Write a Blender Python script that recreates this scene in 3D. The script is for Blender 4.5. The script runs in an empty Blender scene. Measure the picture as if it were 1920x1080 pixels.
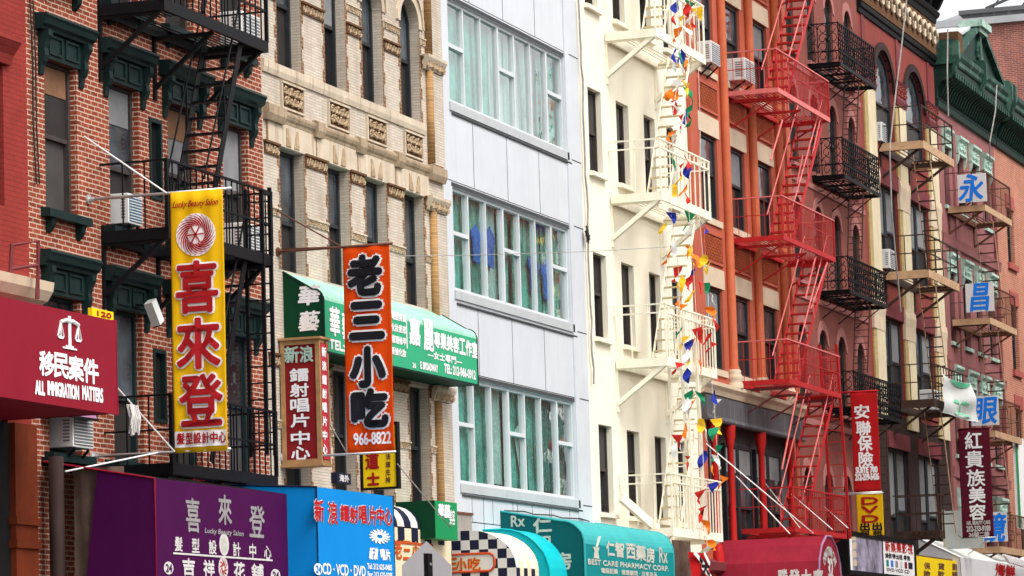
import bpy, bmesh, math, random
from mathutils import Vector, Matrix
random.seed(7)
sc = bpy.context.scene
COL = sc.collection
# ------------------------------------------------------------------ camera
F_PX, CAM_Y, CAM_Z = 6800.0, -21.0, 1.7          # focal length in 1920-px units, camera stands 21 m off the facades
AX = Vector((0.32379418, -0.09893711, 0.94094037))   # world X, Y, Z seen from the camera (right, up, forward)
AY = Vector((-0.94565848, -0.06515486, 0.31856693))
AZ = Vector((-0.02978875, 0.99295835, 0.11465749))
cam = bpy.data.cameras.new('camera'); cam_ob = bpy.data.objects.new('camera', cam); COL.objects.link(cam_ob)
rt = Vector((AX[0], AY[0], AZ[0])); up = Vector((AX[1], AY[1], AZ[1])); fw = Vector((AX[2], AY[2], AZ[2]))
m = Matrix((rt, up, -fw)).transposed().to_4x4(); m.translation = (0, CAM_Y, CAM_Z)
cam_ob.matrix_world = m
cam.sensor_width = 36; cam.lens = 36 * F_PX / 1920; cam.clip_start = 0.5; cam.clip_end = 2000
sc.camera = cam_ob
# ------------------------------------------------------------------ sky, sun, exposure
SUN_EL, SUN_AZ = math.radians(52), math.radians(202)      # azimuth from +Y towards +X
world = bpy.data.worlds.new('World'); sc.world = world; world.use_nodes = True
wn = world.node_tree; bg = wn.nodes['Background']
sky = wn.nodes.new('ShaderNodeTexSky'); sky.sky_type = 'NISHITA'; sky.sun_disc = False
sky.sun_elevation = SUN_EL; sky.sun_rotation = SUN_AZ; sky.air_density = 1.0; sky.dust_density = 4.0; sky.ozone_density = 1.0
hs = wn.nodes.new('ShaderNodeHueSaturation'); hs.inputs['Saturation'].default_value = 0.06; hs.inputs['Value'].default_value = 1.38
wn.links.new(sky.outputs[0], hs.inputs['Color']); wn.links.new(hs.outputs[0], bg.inputs[0])
bg.inputs[1].default_value = 0.15
sl = bpy.data.lights.new('sun', 'SUN'); sl.energy = 1.15; sl.angle = math.radians(24); sl.color = (1.0, 0.955, 0.89)
so = bpy.data.objects.new('sun', sl); COL.objects.link(so)
sd = Vector((math.sin(SUN_AZ) * math.cos(SUN_EL), math.cos(SUN_AZ) * math.cos(SUN_EL), math.sin(SUN_EL)))
so.rotation_euler = sd.to_track_quat('Z', 'Y').to_euler(); so.location = (60, -40, 60)
sc.view_settings.view_transform = 'Standard'; sc.view_settings.look = 'None'
sc.view_settings.exposure = 0.47; sc.view_settings.gamma = 1.0
sc.cycles.max_bounces = 6; sc.cycles.transparent_max_bounces = 16

def at(px, py, Y=0.0):
    """where the sight line through a photograph pixel meets the plane at depth Y (facades stand at Y = 0)"""
    d = Vector((px - 960, 540 - py, F_PX))
    w = Vector((AX.dot(d), AY.dot(d), AZ.dot(d)))
    t = (Y - CAM_Y) / w.y
    return Vector((w.x * t, Y, w.z * t + CAM_Z))
def atX(px, py, X):
    d = Vector((px - 960, 540 - py, F_PX))
    w = Vector((AX.dot(d), AY.dot(d), AZ.dot(d)))
    t = X / w.x
    return Vector((X, w.y * t + CAM_Y, w.z * t + CAM_Z))

# ------------------------------------------------------------------ materials
MATS = {}
def nn(nt, t, **kw):
    n = nt.nodes.new(t)
    for k, v in kw.items():
        setattr(n, k, v)
    return n
def mat(name, col, rough=0.6, var=0.12, scale=3.0, bump=0.0, bscale=40.0, metal=0.0, spec=0.12, streak=0.0, dirt=None, dirt_amt=0.0, trans=0.0):
    """painted / cloth / metal surface: base colour broken up by two sizes of noise, optional rain streaks and blotches of dirt"""
    if name in MATS: return MATS[name]
    mt = bpy.data.materials.new(name); mt.use_nodes = True; nt = mt.node_tree; L = nt.links
    b = nt.nodes['Principled BSDF']; b.inputs['Roughness'].default_value = rough; b.inputs['Metallic'].default_value = metal
    b.inputs['Specular IOR Level'].default_value = spec
    geo = nn(nt, 'ShaderNodeNewGeometry')
    n1 = nn(nt, 'ShaderNodeTexNoise'); n1.inputs['Scale'].default_value = scale; n1.inputs['Detail'].default_value = 6; n1.inputs['Roughness'].default_value = .65
    L.new(geo.outputs['Position'], n1.inputs['Vector'])
    r1 = nn(nt, 'ShaderNodeMapRange'); r1.inputs[1].default_value = .3; r1.inputs[2].default_value = .7
    r1.inputs[3].default_value = 1 - var; r1.inputs[4].default_value = 1 + var
    L.new(n1.outputs[0], r1.inputs[0])
    mu = nn(nt, 'ShaderNodeMix', data_type='RGBA', blend_type='MULTIPLY'); mu.inputs[0].default_value = 1
    mu.inputs[6].default_value = (*col, 1); L.new(r1.outputs[0], mu.inputs[7])
    out = mu.outputs[2]
    if streak > 0 or dirt_amt > 0:
        mp = nn(nt, 'ShaderNodeMapping'); mp.inputs['Scale'].default_value = (5, 5, .35) if streak > 0 else (1.2, 1.2, .8)
        L.new(geo.outputs['Position'], mp.inputs[0])
        n2 = nn(nt, 'ShaderNodeTexNoise'); n2.inputs['Scale'].default_value = 1.6; n2.inputs['Detail'].default_value = 5
        L.new(mp.outputs[0], n2.inputs['Vector'])
        r2 = nn(nt, 'ShaderNodeMapRange'); r2.inputs[1].default_value = .52; r2.inputs[2].default_value = .75
        r2.inputs[3].default_value = 0; r2.inputs[4].default_value = max(streak, dirt_amt); L.new(n2.outputs[0], r2.inputs[0])
        m2 = nn(nt, 'ShaderNodeMix', data_type='RGBA'); L.new(r2.outputs[0], m2.inputs[0]); L.new(out, m2.inputs[6])
        m2.inputs[7].default_value = (*(dirt or tuple(c * .45 for c in col)), 1); out = m2.outputs[2]
    L.new(out, b.inputs['Base Color'])
    if bump > 0:
        n3 = nn(nt, 'ShaderNodeTexNoise'); n3.inputs['Scale'].default_value = bscale; n3.inputs['Detail'].default_value = 4
        L.new(geo.outputs['Position'], n3.inputs['Vector'])
        bp = nn(nt, 'ShaderNodeBump'); bp.inputs['Strength'].default_value = bump; bp.inputs['Distance'].default_value = .02
        L.new(n3.outputs[0], bp.inputs['Height']); L.new(bp.outputs[0], b.inputs['Normal'])
    if trans > 0:
        tr = nn(nt, 'ShaderNodeBsdfTranslucent'); L.new(out, tr.inputs[0])
        ms = nn(nt, 'ShaderNodeMixShader'); ms.inputs[0].default_value = trans
        L.new(b.outputs[0], ms.inputs[1]); L.new(tr.outputs[0], ms.inputs[2]); L.new(ms.outputs[0], nt.nodes['Material Output'].inputs[0])
    MATS[name] = mt; return mt
def brick(name, c1, c2, mortar, bw=.215, bh=.0677, ms=.0075, rough=.85, bump=.6, stain=(.2, .17, .15), stain_amt=.35, var=.18, var_scale=.9):
    if name in MATS: return MATS[name]
    mt = bpy.data.materials.new(name); mt.use_nodes = True; nt = mt.node_tree; L = nt.links
    b = nt.nodes['Principled BSDF']; b.inputs['Roughness'].default_value = rough; b.inputs['Specular IOR Level'].default_value = .1
    geo = nn(nt, 'ShaderNodeNewGeometry'); sp = nn(nt, 'ShaderNodeSeparateXYZ'); L.new(geo.outputs['Position'], sp.inputs[0])
    ad = nn(nt, 'ShaderNodeMath'); L.new(sp.outputs[0], ad.inputs[0]); L.new(sp.outputs[1], ad.inputs[1])
    cb = nn(nt, 'ShaderNodeCombineXYZ'); L.new(ad.outputs[0], cb.inputs[0]); L.new(sp.outputs[2], cb.inputs[1])
    # slightly uneven courses
    nw = nn(nt, 'ShaderNodeTexNoise'); nw.inputs['Scale'].default_value = 2.5; L.new(geo.outputs['Position'], nw.inputs['Vector'])
    va = nn(nt, 'ShaderNodeVectorMath', operation='MULTIPLY_ADD'); va.inputs[1].default_value = (.02, .02, 0); L.new(nw.outputs[1], va.inputs[0]); L.new(cb.outputs[0], va.inputs[2])
    bt = nn(nt, 'ShaderNodeTexBrick'); L.new(va.outputs[0], bt.inputs['Vector'])
    bt.inputs['Color1'].default_value = (*c1, 1); bt.inputs['Color2'].default_value = (*c2, 1); bt.inputs['Mortar'].default_value = (*mortar, 1)
    bt.inputs['Scale'].default_value = 1; bt.inputs['Mortar Size'].default_value = ms; bt.inputs['Mortar Smooth'].default_value = .15
    bt.inputs['Brick Width'].default_value = bw; bt.inputs['Row Height'].default_value = bh; bt.inputs['Bias'].default_value = -.1
    n1 = nn(nt, 'ShaderNodeTexNoise'); n1.inputs['Scale'].default_value = var_scale; n1.inputs['Detail'].default_value = 8; n1.inputs['Roughness'].default_value = .7
    L.new(geo.outputs['Position'], n1.inputs['Vector'])
    r1 = nn(nt, 'ShaderNodeMapRange'); r1.inputs[1].default_value = .3; r1.inputs[2].default_value = .7; r1.inputs[3].default_value = 1 - var; r1.inputs[4].default_value = 1 + var
    L.new(n1.outputs[0], r1.inputs[0])
    mu = nn(nt, 'ShaderNodeMix', data_type='RGBA', blend_type='MULTIPLY'); mu.inputs[0].default_value = 1
    L.new(bt.outputs[0], mu.inputs[6]); L.new(r1.outputs[0], mu.inputs[7])
    mp = nn(nt, 'ShaderNodeMapping'); mp.inputs['Scale'].default_value = (2.4, 2.4, .5); L.new(geo.outputs['Position'], mp.inputs[0])
    n2 = nn(nt, 'ShaderNodeTexNoise'); n2.inputs['Scale'].default_value = 1.1; n2.inputs['Detail'].default_value = 7; L.new(mp.outputs[0], n2.inputs['Vector'])
    r2 = nn(nt, 'ShaderNodeMapRange'); r2.inputs[1].default_value = .5; r2.inputs[2].default_value = .75; r2.inputs[3].default_value = 0; r2.inputs[4].default_value = stain_amt
    L.new(n2.outputs[0], r2.inputs[0])
    m2 = nn(nt, 'ShaderNodeMix', data_type='RGBA'); L.new(r2.outputs[0], m2.inputs[0]); L.new(mu.outputs[2], m2.inputs[6]); m2.inputs[7].default_value = (*stain, 1)
    L.new(m2.outputs[2], b.inputs['Base Color'])
    bp = nn(nt, 'ShaderNodeBump'); bp.inputs['Strength'].default_value = bump; bp.inputs['Distance'].default_value = .01; bp.invert = True
    L.new(bt.outputs['Fac'], bp.inputs['Height']); L.new(bp.outputs[0], b.inputs['Normal'])
    MATS[name] = mt; return mt
def glass(name, tint=(.02, .022, .025), rough=.04, wav=.05, spec=.5):
    """window pane backed by a dark room: glossy, a little wavy"""
    if name in MATS: return MATS[name]
    mt = bpy.data.materials.new(name); mt.use_nodes = True; nt = mt.node_tree; L = nt.links
    b = nt.nodes['Principled BSDF']; b.inputs['Roughness'].default_value = rough; b.inputs['Specular IOR Level'].default_value = spec
    geo = nn(nt, 'ShaderNodeNewGeometry')
    n1 = nn(nt, 'ShaderNodeTexNoise'); n1.inputs['Scale'].default_value = 1.7; n1.inputs['Detail'].default_value = 5; L.new(geo.outputs['Position'], n1.inputs['Vector'])
    cr = nn(nt, 'ShaderNodeValToRGB'); cr.color_ramp.elements[0].position = .35; cr.color_ramp.elements[1].position = .75
    cr.color_ramp.elements[0].color = (*[c * .5 for c in tint], 1); cr.color_ramp.elements[1].color = (*[c * 1.9 for c in tint], 1)
    L.new(n1.outputs[0], cr.inputs[0]); L.new(cr.outputs[0], b.inputs['Base Color'])
    n2 = nn(nt, 'ShaderNodeTexNoise'); n2.inputs['Scale'].default_value = 2.2; L.new(geo.outputs['Position'], n2.inputs['Vector'])
    bp = nn(nt, 'ShaderNodeBump'); bp.inputs['Strength'].default_value = wav; bp.inputs['Distance'].default_value = .25; L.new(n2.outputs[0], bp.inputs['Height']); L.new(bp.outputs[0], b.inputs['Normal'])
    MATS[name] = mt; return mt
def clear_glass(name):
    if name in MATS: return MATS[name]
    mt = bpy.data.materials.new(name); mt.use_nodes = True; nt = mt.node_tree; L = nt.links
    nt.nodes.remove(nt.nodes['Principled BSDF'])
    geo = nn(nt, 'ShaderNodeNewGeometry'); n2 = nn(nt, 'ShaderNodeTexNoise'); n2.inputs['Scale'].default_value = 1.3; n2.inputs['Detail'].default_value = 3; L.new(geo.outputs['Position'], n2.inputs['Vector'])
    bp = nn(nt, 'ShaderNodeBump'); bp.inputs['Strength'].default_value = .09; bp.inputs['Distance'].default_value = .3; L.new(n2.outputs[0], bp.inputs['Height'])
    g = nn(nt, 'ShaderNodeBsdfGlossy'); g.inputs['Roughness'].default_value = .02; L.new(bp.outputs[0], g.inputs['Normal'])
    t = nn(nt, 'ShaderNodeBsdfTransparent'); t.inputs[0].default_value = (.93, .97, .96, 1)
    lw = nn(nt, 'ShaderNodeLayerWeight'); lw.inputs[0].default_value = .5
    pw = nn(nt, 'ShaderNodeMath', operation='POWER'); pw.inputs[1].default_value = 2.0; L.new(lw.outputs['Facing'], pw.inputs[0])
    mr = nn(nt, 'ShaderNodeMapRange'); mr.inputs[3].default_value = .08; mr.inputs[4].default_value = 1.0; L.new(pw.outputs[0], mr.inputs[0])
    ms = nn(nt, 'ShaderNodeMixShader'); L.new(mr.outputs[0], ms.inputs[0]); L.new(t.outputs[0], ms.inputs[1]); L.new(g.outputs[0], ms.inputs[2])
    L.new(ms.outputs[0], nt.nodes['Material Output'].inputs[0])
    MATS[name] = mt; return mt

M = dict(
    brick_red=brick('red_brick', (.29, .06, .03), (.17, .034, .018), (.50, .37, .28), ms=.009, stain_amt=.25, stain=(.12, .05, .035)),
    brick_painted=brick('painted_brick', (.27, .037, .029), (.25, .034, .027), (.22, .03, .024), stain_amt=.2, stain=(.2, .03, .03)),
    brick_beige=brick('buff_brick', (.58, .50, .415), (.48, .415, .34), (.34, .29, .23), bw=.26, bh=.046, ms=.0042, stain=(.30, .22, .15), stain_amt=.55, var=.13),
    brick_ochre=brick('ochre_brick', (.36, .20, .08), (.25, .14, .06), (.40, .26, .12), stain=(.12, .06, .03), stain_amt=.5),
    brick_brown=brick('brown_brick', (.20, .10, .05), (.13, .065, .035), (.36, .24, .15), bw=.11, stain_amt=.3),
    stone_d=mat('weathered_stone', (.36, .27, .18), .85, .25, 3, .2, 25, streak=.7, dirt=(.14, .09, .05)),
    stone=mat('buff_stone', (.55, .46, .35), .8, .16, 2, .2, 25, streak=.7, dirt=(.24, .15, .08)),
    terra=mat('carved_terracotta', (.40, .29, .18), .8, .35, 14, .4, 30, dirt=(.12, .06, .03), dirt_amt=.5),
    terra_dark=mat('terracotta_ground', (.12, .06, .03), .9, .3, 14),
    hood=mat('dark_green_paint', (.009, .022, .021), .45, .25, 6, .2, 30),
    black=mat('black_iron', (.006, .006, .0075), .5, .3, 8),
    bark=mat('dark_brown_cladding', (.035, .02, .018), .7, .3, 2, streak=.3, dirt=(.07, .045, .04)), rustred=mat('rust_red_paint', (.15, .028, .01), .7, .25, 2, streak=.4, dirt=(.05, .015, .008)),
    dark=mat('dark_recess', (.012, .011, .011), .9, .2, 2),
    wframe=mat('brown_window_frame', (.055, .045, .042), .5, .2, 6),
    wframe_g=mat('dark_green_window_frame', (.016, .03, .03), .5, .2, 6),
    wframe_k=mat('charcoal_window_frame', (.03, .032, .036), .45, .2, 6),
    glass=glass('dark_glass', (.02, .022, .025), .04, .05, .4), glass_b=glass('blue_grey_glass', (.05, .06, .07), .05, .05, .6),
    screen=mat('insect_screen', (.03, .027, .026), .55, .18, 2.5), screen2=mat('grey_screen', (.055, .051, .049), .6, .2, 2),
    blind=mat('grey_blind', (.20, .20, .205), .8, .15, 4), blind_w=mat('pale_blind', (.62, .6, .57), .8, .12, 4), board=mat('brown_board', (.2, .10, .055), .7, .2, 4),
    panel=mat('silver_panel', (.575, .595, .625), .38, .06, 1.2, 0, spec=.4, streak=.25, dirt=(.42, .43, .47)),
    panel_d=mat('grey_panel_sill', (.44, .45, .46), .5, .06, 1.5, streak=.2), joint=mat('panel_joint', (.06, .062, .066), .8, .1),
    alu=mat('white_aluminium', (.58, .60, .61), .4, .04, 3),
    curtain=mat('teal_curtain', (.14, .58, .48), .8, .5, 2.0, trans=.25), curtain_p=mat('pale_teal_curtain', (.48, .76, .70), .8, .2, 1.2, trans=.2), tread=mat('tan_tread', (.56, .46, .27), .6, .2, 5), curtain_d=mat('deep_teal_curtain', (.04, .22, .19), .8, .25, 1.2),  # tread is a darker tan than the cream iron
    blue_cloth=mat('blue_cloth', (.008, .20, .62), .8, .3, 2),
    cream=mat('cream_paint', (.82, .765, .62), .7, .04, 1.0, .15, 18, streak=.22, dirt=(.66, .56, .38)),
    cream_iron=mat('cream_iron', (.86, .81, .66), .5, .06, 5, dirt=(.6, .42, .2), dirt_amt=.3),
    salmon=mat('salmon_paint', (.42, .10, .058), .6, .12, 1.4, .2, 20, streak=.3, dirt=(.36, .08, .05)),
    orange_col=mat('orange_column_paint', (.44, .105, .045), .5, .15, 2, .15, 20, streak=.4, dirt=(.28, .06, .03)),
    tan=mat('tan_stone', (.58, .46, .33), .75, .1, 2, .15, 20, dirt=(.4, .26, .16), dirt_amt=.3),
    rosewall=mat('rose_painted_brick', (.215, .066, .052), .75, .2, 1.1, .35, 30, streak=.6, dirt=(.13, .05, .045)),
    rose2=mat('grey_rose_paint', (.36, .145, .13), .75, .14, 1.1, .3, 30, streak=.3, dirt=(.25, .1, .09)),
    redwall=mat('crimson_wall_paint', (.22, .045, .035), .7, .18, 1.1, .2, 25, streak=.6, dirt=(.13, .035, .03)),
    yellowpil=mat('cream_yellow_pilaster', (.60, .51, .35), .75, .1, 2, .2, 20, streak=.5, dirt=(.46, .32, .10)),
    brick_yellow=brick('yellow_brick', (.46, .33, .13), (.38, .26, .09), (.36, .29, .18), stain_amt=.4, stain=(.4, .25, .1)),
    maroon=mat('maroon_paint', (.16, .035, .04), .6, .2, 2, .15, 20),
    pink=mat('pink_paint', (.26, .10, .098), .7, .16, 1.2, .2, 25, streak=.5, dirt=(.16, .06, .06)),
    mint=mat('weathered_mint_metal', (.36, .50, .42), .6, .3, 5, .2, 30, dirt=(.07, .13, .1), dirt_amt=.6),
    green_d=mat('dark_green_metal', (.009, .027, .021), .5, .3, 5, .2, 30), green_m=mat('mid_green_metal', (.026, .07, .052), .5, .4, 5, .2, 30, dirt=(.2, .34, .27), dirt_amt=.6),
    brick_orange=brick('orange_brick', (.47, .17, .105), (.38, .13, .08), (.5, .34, .26), stain_amt=.2, stain=(.4, .14, .1)),
    brick_old=brick('old_red_brick', (.40, .12, .085), (.25, .08, .065), (.46, .34, .29), stain_amt=.5, stain=(.14, .10, .09), var=.3, var_scale=.5),
    redstone=mat('red_stone_lintel', (.36, .085, .075), .7, .15, 3),
    red_iron=mat('red_iron', (.44, .02, .022), .45, .18, 6, dirt=(.25, .02, .02), dirt_amt=.4), red_iron_lit=mat('lit_red_iron', (.62, .16, .15), .5, .15, 6),  # red_iron_lit: light catching the red iron is put into a paler colour
    red_col=mat('scarlet_iron_column', (.44, .018, .016), .4, .12, 4), grey_metal=mat('grey_sheet_metal', (.085, .085, .092), .5, .15, 2, streak=.5, dirt=(.22, .22, .23)),
    brown_iron=mat('brown_iron', (.05, .028, .022), .55, .3, 6), rust_iron=mat('rust_brown_iron', (.13, .055, .035), .6, .3, 6), tan_iron=mat('tan_iron_edge', (.46, .29, .17), .6, .25, 4),
    ac=mat('ac_white', (.68, .68, .66), .5, .05, 4, dirt=(.4, .38, .35), dirt_amt=.3), ac_d=mat('ac_grille', (.16, .17, .18), .6, .2, 8), ac_b=mat('ac_blue_grille', (.06, .12, .19), .5, .2, 8),
    steel=mat('galvanised_steel', (.55, .55, .55), .4, .1, 8, metal=.6), rope=mat('grey_rope', (.30, .28, .26), .8, .2, 8), rope_w=mat('pale_rope', (.66, .62, .55), .8, .15, 8), wire=mat('black_cable', (.02, .02, .02), .6, .1),
    asphalt=mat('asphalt', (.05, .05, .052), .9, .2, 2, .4, 60), paving=mat('paving_concrete', (.30, .29, .28), .85, .12, 1.5, .2, 40), kerb=mat('kerb_granite', (.36, .35, .34), .8, .1, 5), paint=mat('road_paint', (.7, .55, .1), .7, .15, 5),
    roof=mat('roof_felt', (.12, .12, .125), .9, .15, 1), roof_g=mat('grey_roof_sheet', (.48, .49, .5), .7, .1, .6),
    shop=glass('shop_glass', (.03, .032, .035), .06, .03), purple=mat('purple_canvas', (.056, .002, .052), .65, .12, 2, .12, 60, trans=.08), blue=mat('blue_canvas', (.002, .23, .62), .55, .06, 1.5, .08, 60, trans=.1),
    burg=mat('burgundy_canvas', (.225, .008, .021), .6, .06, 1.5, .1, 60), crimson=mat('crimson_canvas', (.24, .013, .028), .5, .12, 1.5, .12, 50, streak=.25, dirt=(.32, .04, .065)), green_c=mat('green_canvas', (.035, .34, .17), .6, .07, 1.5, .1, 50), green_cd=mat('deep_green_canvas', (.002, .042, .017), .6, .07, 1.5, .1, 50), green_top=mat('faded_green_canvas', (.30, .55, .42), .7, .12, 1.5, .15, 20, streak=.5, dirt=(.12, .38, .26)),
    teal=mat('teal_canvas', (.004, .21, .215), .5, .09, 1.5, .1, 50), teal_d=mat('deep_teal_canvas', (.003, .09, .095), .5, .07, 1.5, .1, 50), teal_l=mat('pale_teal_canvas', (.04, .34, .34), .6, .12, 1.5, .1, 20, streak=.4, dirt=(.03, .36, .37)), turq=mat('turquoise_canvas', (.006, .42, .46), .5, .1, 2),  # teal_l is a paler teal than the front cloth
    yellow=mat('yellow_banner_cloth', (.97, .67, .012), .65, .04, 2, .05, 80, trans=.42), orange=mat('orange_banner_cloth', (.88, .11, .008), .65, .04, 2, .05, 80, trans=.42), white=mat('white_paint', (.82, .8, .79), .6, .03), ink_red=mat('red_ink', (.36, .012, .015), .6, .08), ink_blk=mat('black_ink', (.012, .012, .016), .6, .1),
    dull_white=mat('aged_white_ink', (.55, .52, .5), .7, .15, 5), faded_ink=mat('faded_silver_ink', (.27, .25, .25), .7, .2, 5), silver_ink=mat('silver_ink', (.50, .49, .42), .6, .15, 5), wood=mat('gilt_wood_frame', (.36, .20, .085), .6, .25, 6), sign_red=mat('dark_red_sign', (.22, .012, .014), .55, .1, 3), sign_pinkred=mat('bright_red_sign', (.50, .03, .05), .55, .1, 3), flag_red=mat('red_banner_cloth', (.48, .012, .014), .6, .06, 2, trans=.1), maroon_cloth=mat('maroon_banner_cloth', (.095, .006, .018), .7, .08, 2), yellow_sign=mat('yellow_sign_face', (.85, .60, .01), .55, .05, 2), ink_blue=mat('blue_ink', (.01, .17, .68), .6, .08), board_w=mat('pale_grey_board', (.60, .59, .60), .6, .06, 2), green_ink=mat('pale_green_ink', (.12, .55, .32), .6, .15, 8), sign_back=mat('bare_aluminium', (.36, .345, .36), .5, .05, 2, metal=.3), navy=mat('navy_check', (.012, .014, .035), .6, .12), check_w=mat('off_white_check', (.60, .58, .55), .65, .08, 2), check_y=mat('creamy_check', (.70, .58, .40), .65, .08, 2), orange_ink=mat('orange_red_ink', (.50, .07, .02), .6, .1), gold=mat('gold_ink', (.75, .42, .06), .6, .1), green_sign=mat('green_sign_face', (.01, .24, .08), .5, .05), grey_board=mat('grey_board', (.26, .24, .22), .7, .1), cloth_w=mat('white_flag_cloth', (.72, .74, .71), .75, .08, 3, trans=.2), dun=mat('dun_cloth', (.15, .10, .08), .85, .3, 4), mauve=mat('mauve_canvas', (.34, .17, .28), .7, .15, 3),
)
PENN = {k: mat('pennant_' + k, c, .6, .06, 3, trans=.25) for k, c in dict(red=(.62, .03, .025), orange=(.85, .20, .015), yellow=(.88, .55, .03), green=(.015, .27, .12), blue=(.02, .035, .32), white=(.8, .8, .79)).items()}

# ------------------------------------------------------------------ mesh helpers
class MB:
    def __init__(s): s.v = []; s.f = []
    def face(s, pts):
        n = len(s.v); s.v += [tuple(p) for p in pts]; s.f.append(tuple(range(n, n + len(pts)))); return s
    def box(s, x0, x1, y0, y1, z0, z1):
        n = len(s.v)
        s.v += [(x, y, z) for x in (x0, x1) for y in (y0, y1) for z in (z0, z1)]
        s.f += [tuple(n + i for i in q) for q in ((0, 1, 3, 2), (4, 6, 7, 5), (0, 4, 5, 1), (2, 3, 7, 6), (0, 2, 6, 4), (1, 5, 7, 3))]
        return s
    def bar(s, p, q, w=.03, h=None, upv=(0, 0, 1)):
        h = h or w; p = Vector(p); q = Vector(q); d = (q - p)
        if d.length < 1e-6: return s
        d.normalize(); u = Vector(upv)
        if abs(d.dot(u)) > .95: u = Vector((0, 1, 0))
        a = d.cross(u).normalized() * (w / 2); b = a.cross(d).normalized() * (h / 2)
        n = len(s.v)
        for e in (p, q):
            for i, j in ((-1, -1), (1, -1), (1, 1), (-1, 1)): s.v.append(tuple(e + a * i + b * j))
        s.f += [tuple(n + i for i in t) for t in ((0, 1, 5, 4), (1, 2, 6, 5), (2, 3, 7, 6), (3, 0, 4, 7), (3, 2, 1, 0), (4, 5, 6, 7))]
        return s
    def tube(s, pts, r=.02, n=6):
        pts = [Vector(p) for p in pts]; base = len(s.v); k = len(pts)
        for i, p in enumerate(pts):
            d = (pts[min(i + 1, k - 1)] - pts[max(i - 1, 0)]).normalized()
            u = Vector((0, 0, 1)) if abs(d.z) < .9 else Vector((0, 1, 0))
            a = d.cross(u).normalized(); b = a.cross(d).normalized()
            rr = r[i] if isinstance(r, (list, tuple)) else r
            for j in range(n):
                t = 2 * math.pi * j / n; s.v.append(tuple(p + a * math.cos(t) * rr + b * math.sin(t) * rr))
        for i in range(k - 1):
            for j in range(n):
                s.f.append((base + i * n + j, base + i * n + (j + 1) % n, base + (i + 1) * n + (j + 1) % n, base + (i + 1) * n + j))
        s.f.append(tuple(base + j for j in range(n))); s.f.append(tuple(base + (k - 1) * n + j for j in reversed(range(n))))
        return s
    def prism(s, prof, a, b, axis='x'):
        """closed profile swept along x (profile in y,z), y (x,z) or z (x,y)"""
        n = len(s.v); k = len(prof)
        for t in (a, b):
            for p, q in prof:
                s.v.append((t, p, q) if axis == 'x' else (p, t, q) if axis == 'y' else (p, q, t))
        for i in range(k):
            s.f.append((n + i, n + (i + 1) % k, n + k + (i + 1) % k, n + k + i))
        s.f.append(tuple(n + i for i in range(k))); s.f.append(tuple(n + k + i for i in reversed(range(k))))
        return s
    def lathe(s, prof, cx, cy, n=14):
        b = len(s.v); k = len(prof)
        for r, z in prof:
            for j in range(n):
                t = 2 * math.pi * j / n; s.v.append((cx + r * math.cos(t), cy + r * math.sin(t), z))
        for i in range(k - 1):
            for j in range(n):
                s.f.append((b + i * n + j, b + i * n + (j + 1) % n, b + (i + 1) * n + (j + 1) % n, b + (i + 1) * n + j))
        return s
    def add(s, o, fn=None):
        n = len(s.v); s.v += [fn(p) if fn else p for p in o.v]; s.f += [tuple(n + i for i in f) for f in o.f]; return s
    def build(s, name, material, parent=None, smooth=False, fix=True):
        me = bpy.data.meshes.new(name); me.from_pydata(s.v, [], s.f); me.materials.append(material)
        if fix:
            bm = bmesh.new(); bm.from_mesh(me); bmesh.ops.recalc_face_normals(bm, faces=bm.faces); bm.to_mesh(me); bm.free()
        if smooth:
            for p in me.polygons: p.use_smooth = True
        o = bpy.data.objects.new(name, me); COL.objects.link(o)
        if parent:
            o.parent = parent; o.matrix_parent_inverse = parent.matrix_world.inverted()
        return o
def tag(o, label=None, cat=None, group=None, kind=None):
    if label: o['label'] = label
    if cat: o['category'] = cat
    if group: o['group'] = group
    if kind: o['kind'] = kind
    return o
def thing(name, label, cat, loc=(0, 0, 0), group=None):
    o = bpy.data.objects.new(name, None); COL.objects.link(o); o.empty_display_size = .1
    o.location = loc; o.matrix_world = Matrix.Translation(loc)
    return tag(o, label, cat, group)

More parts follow.
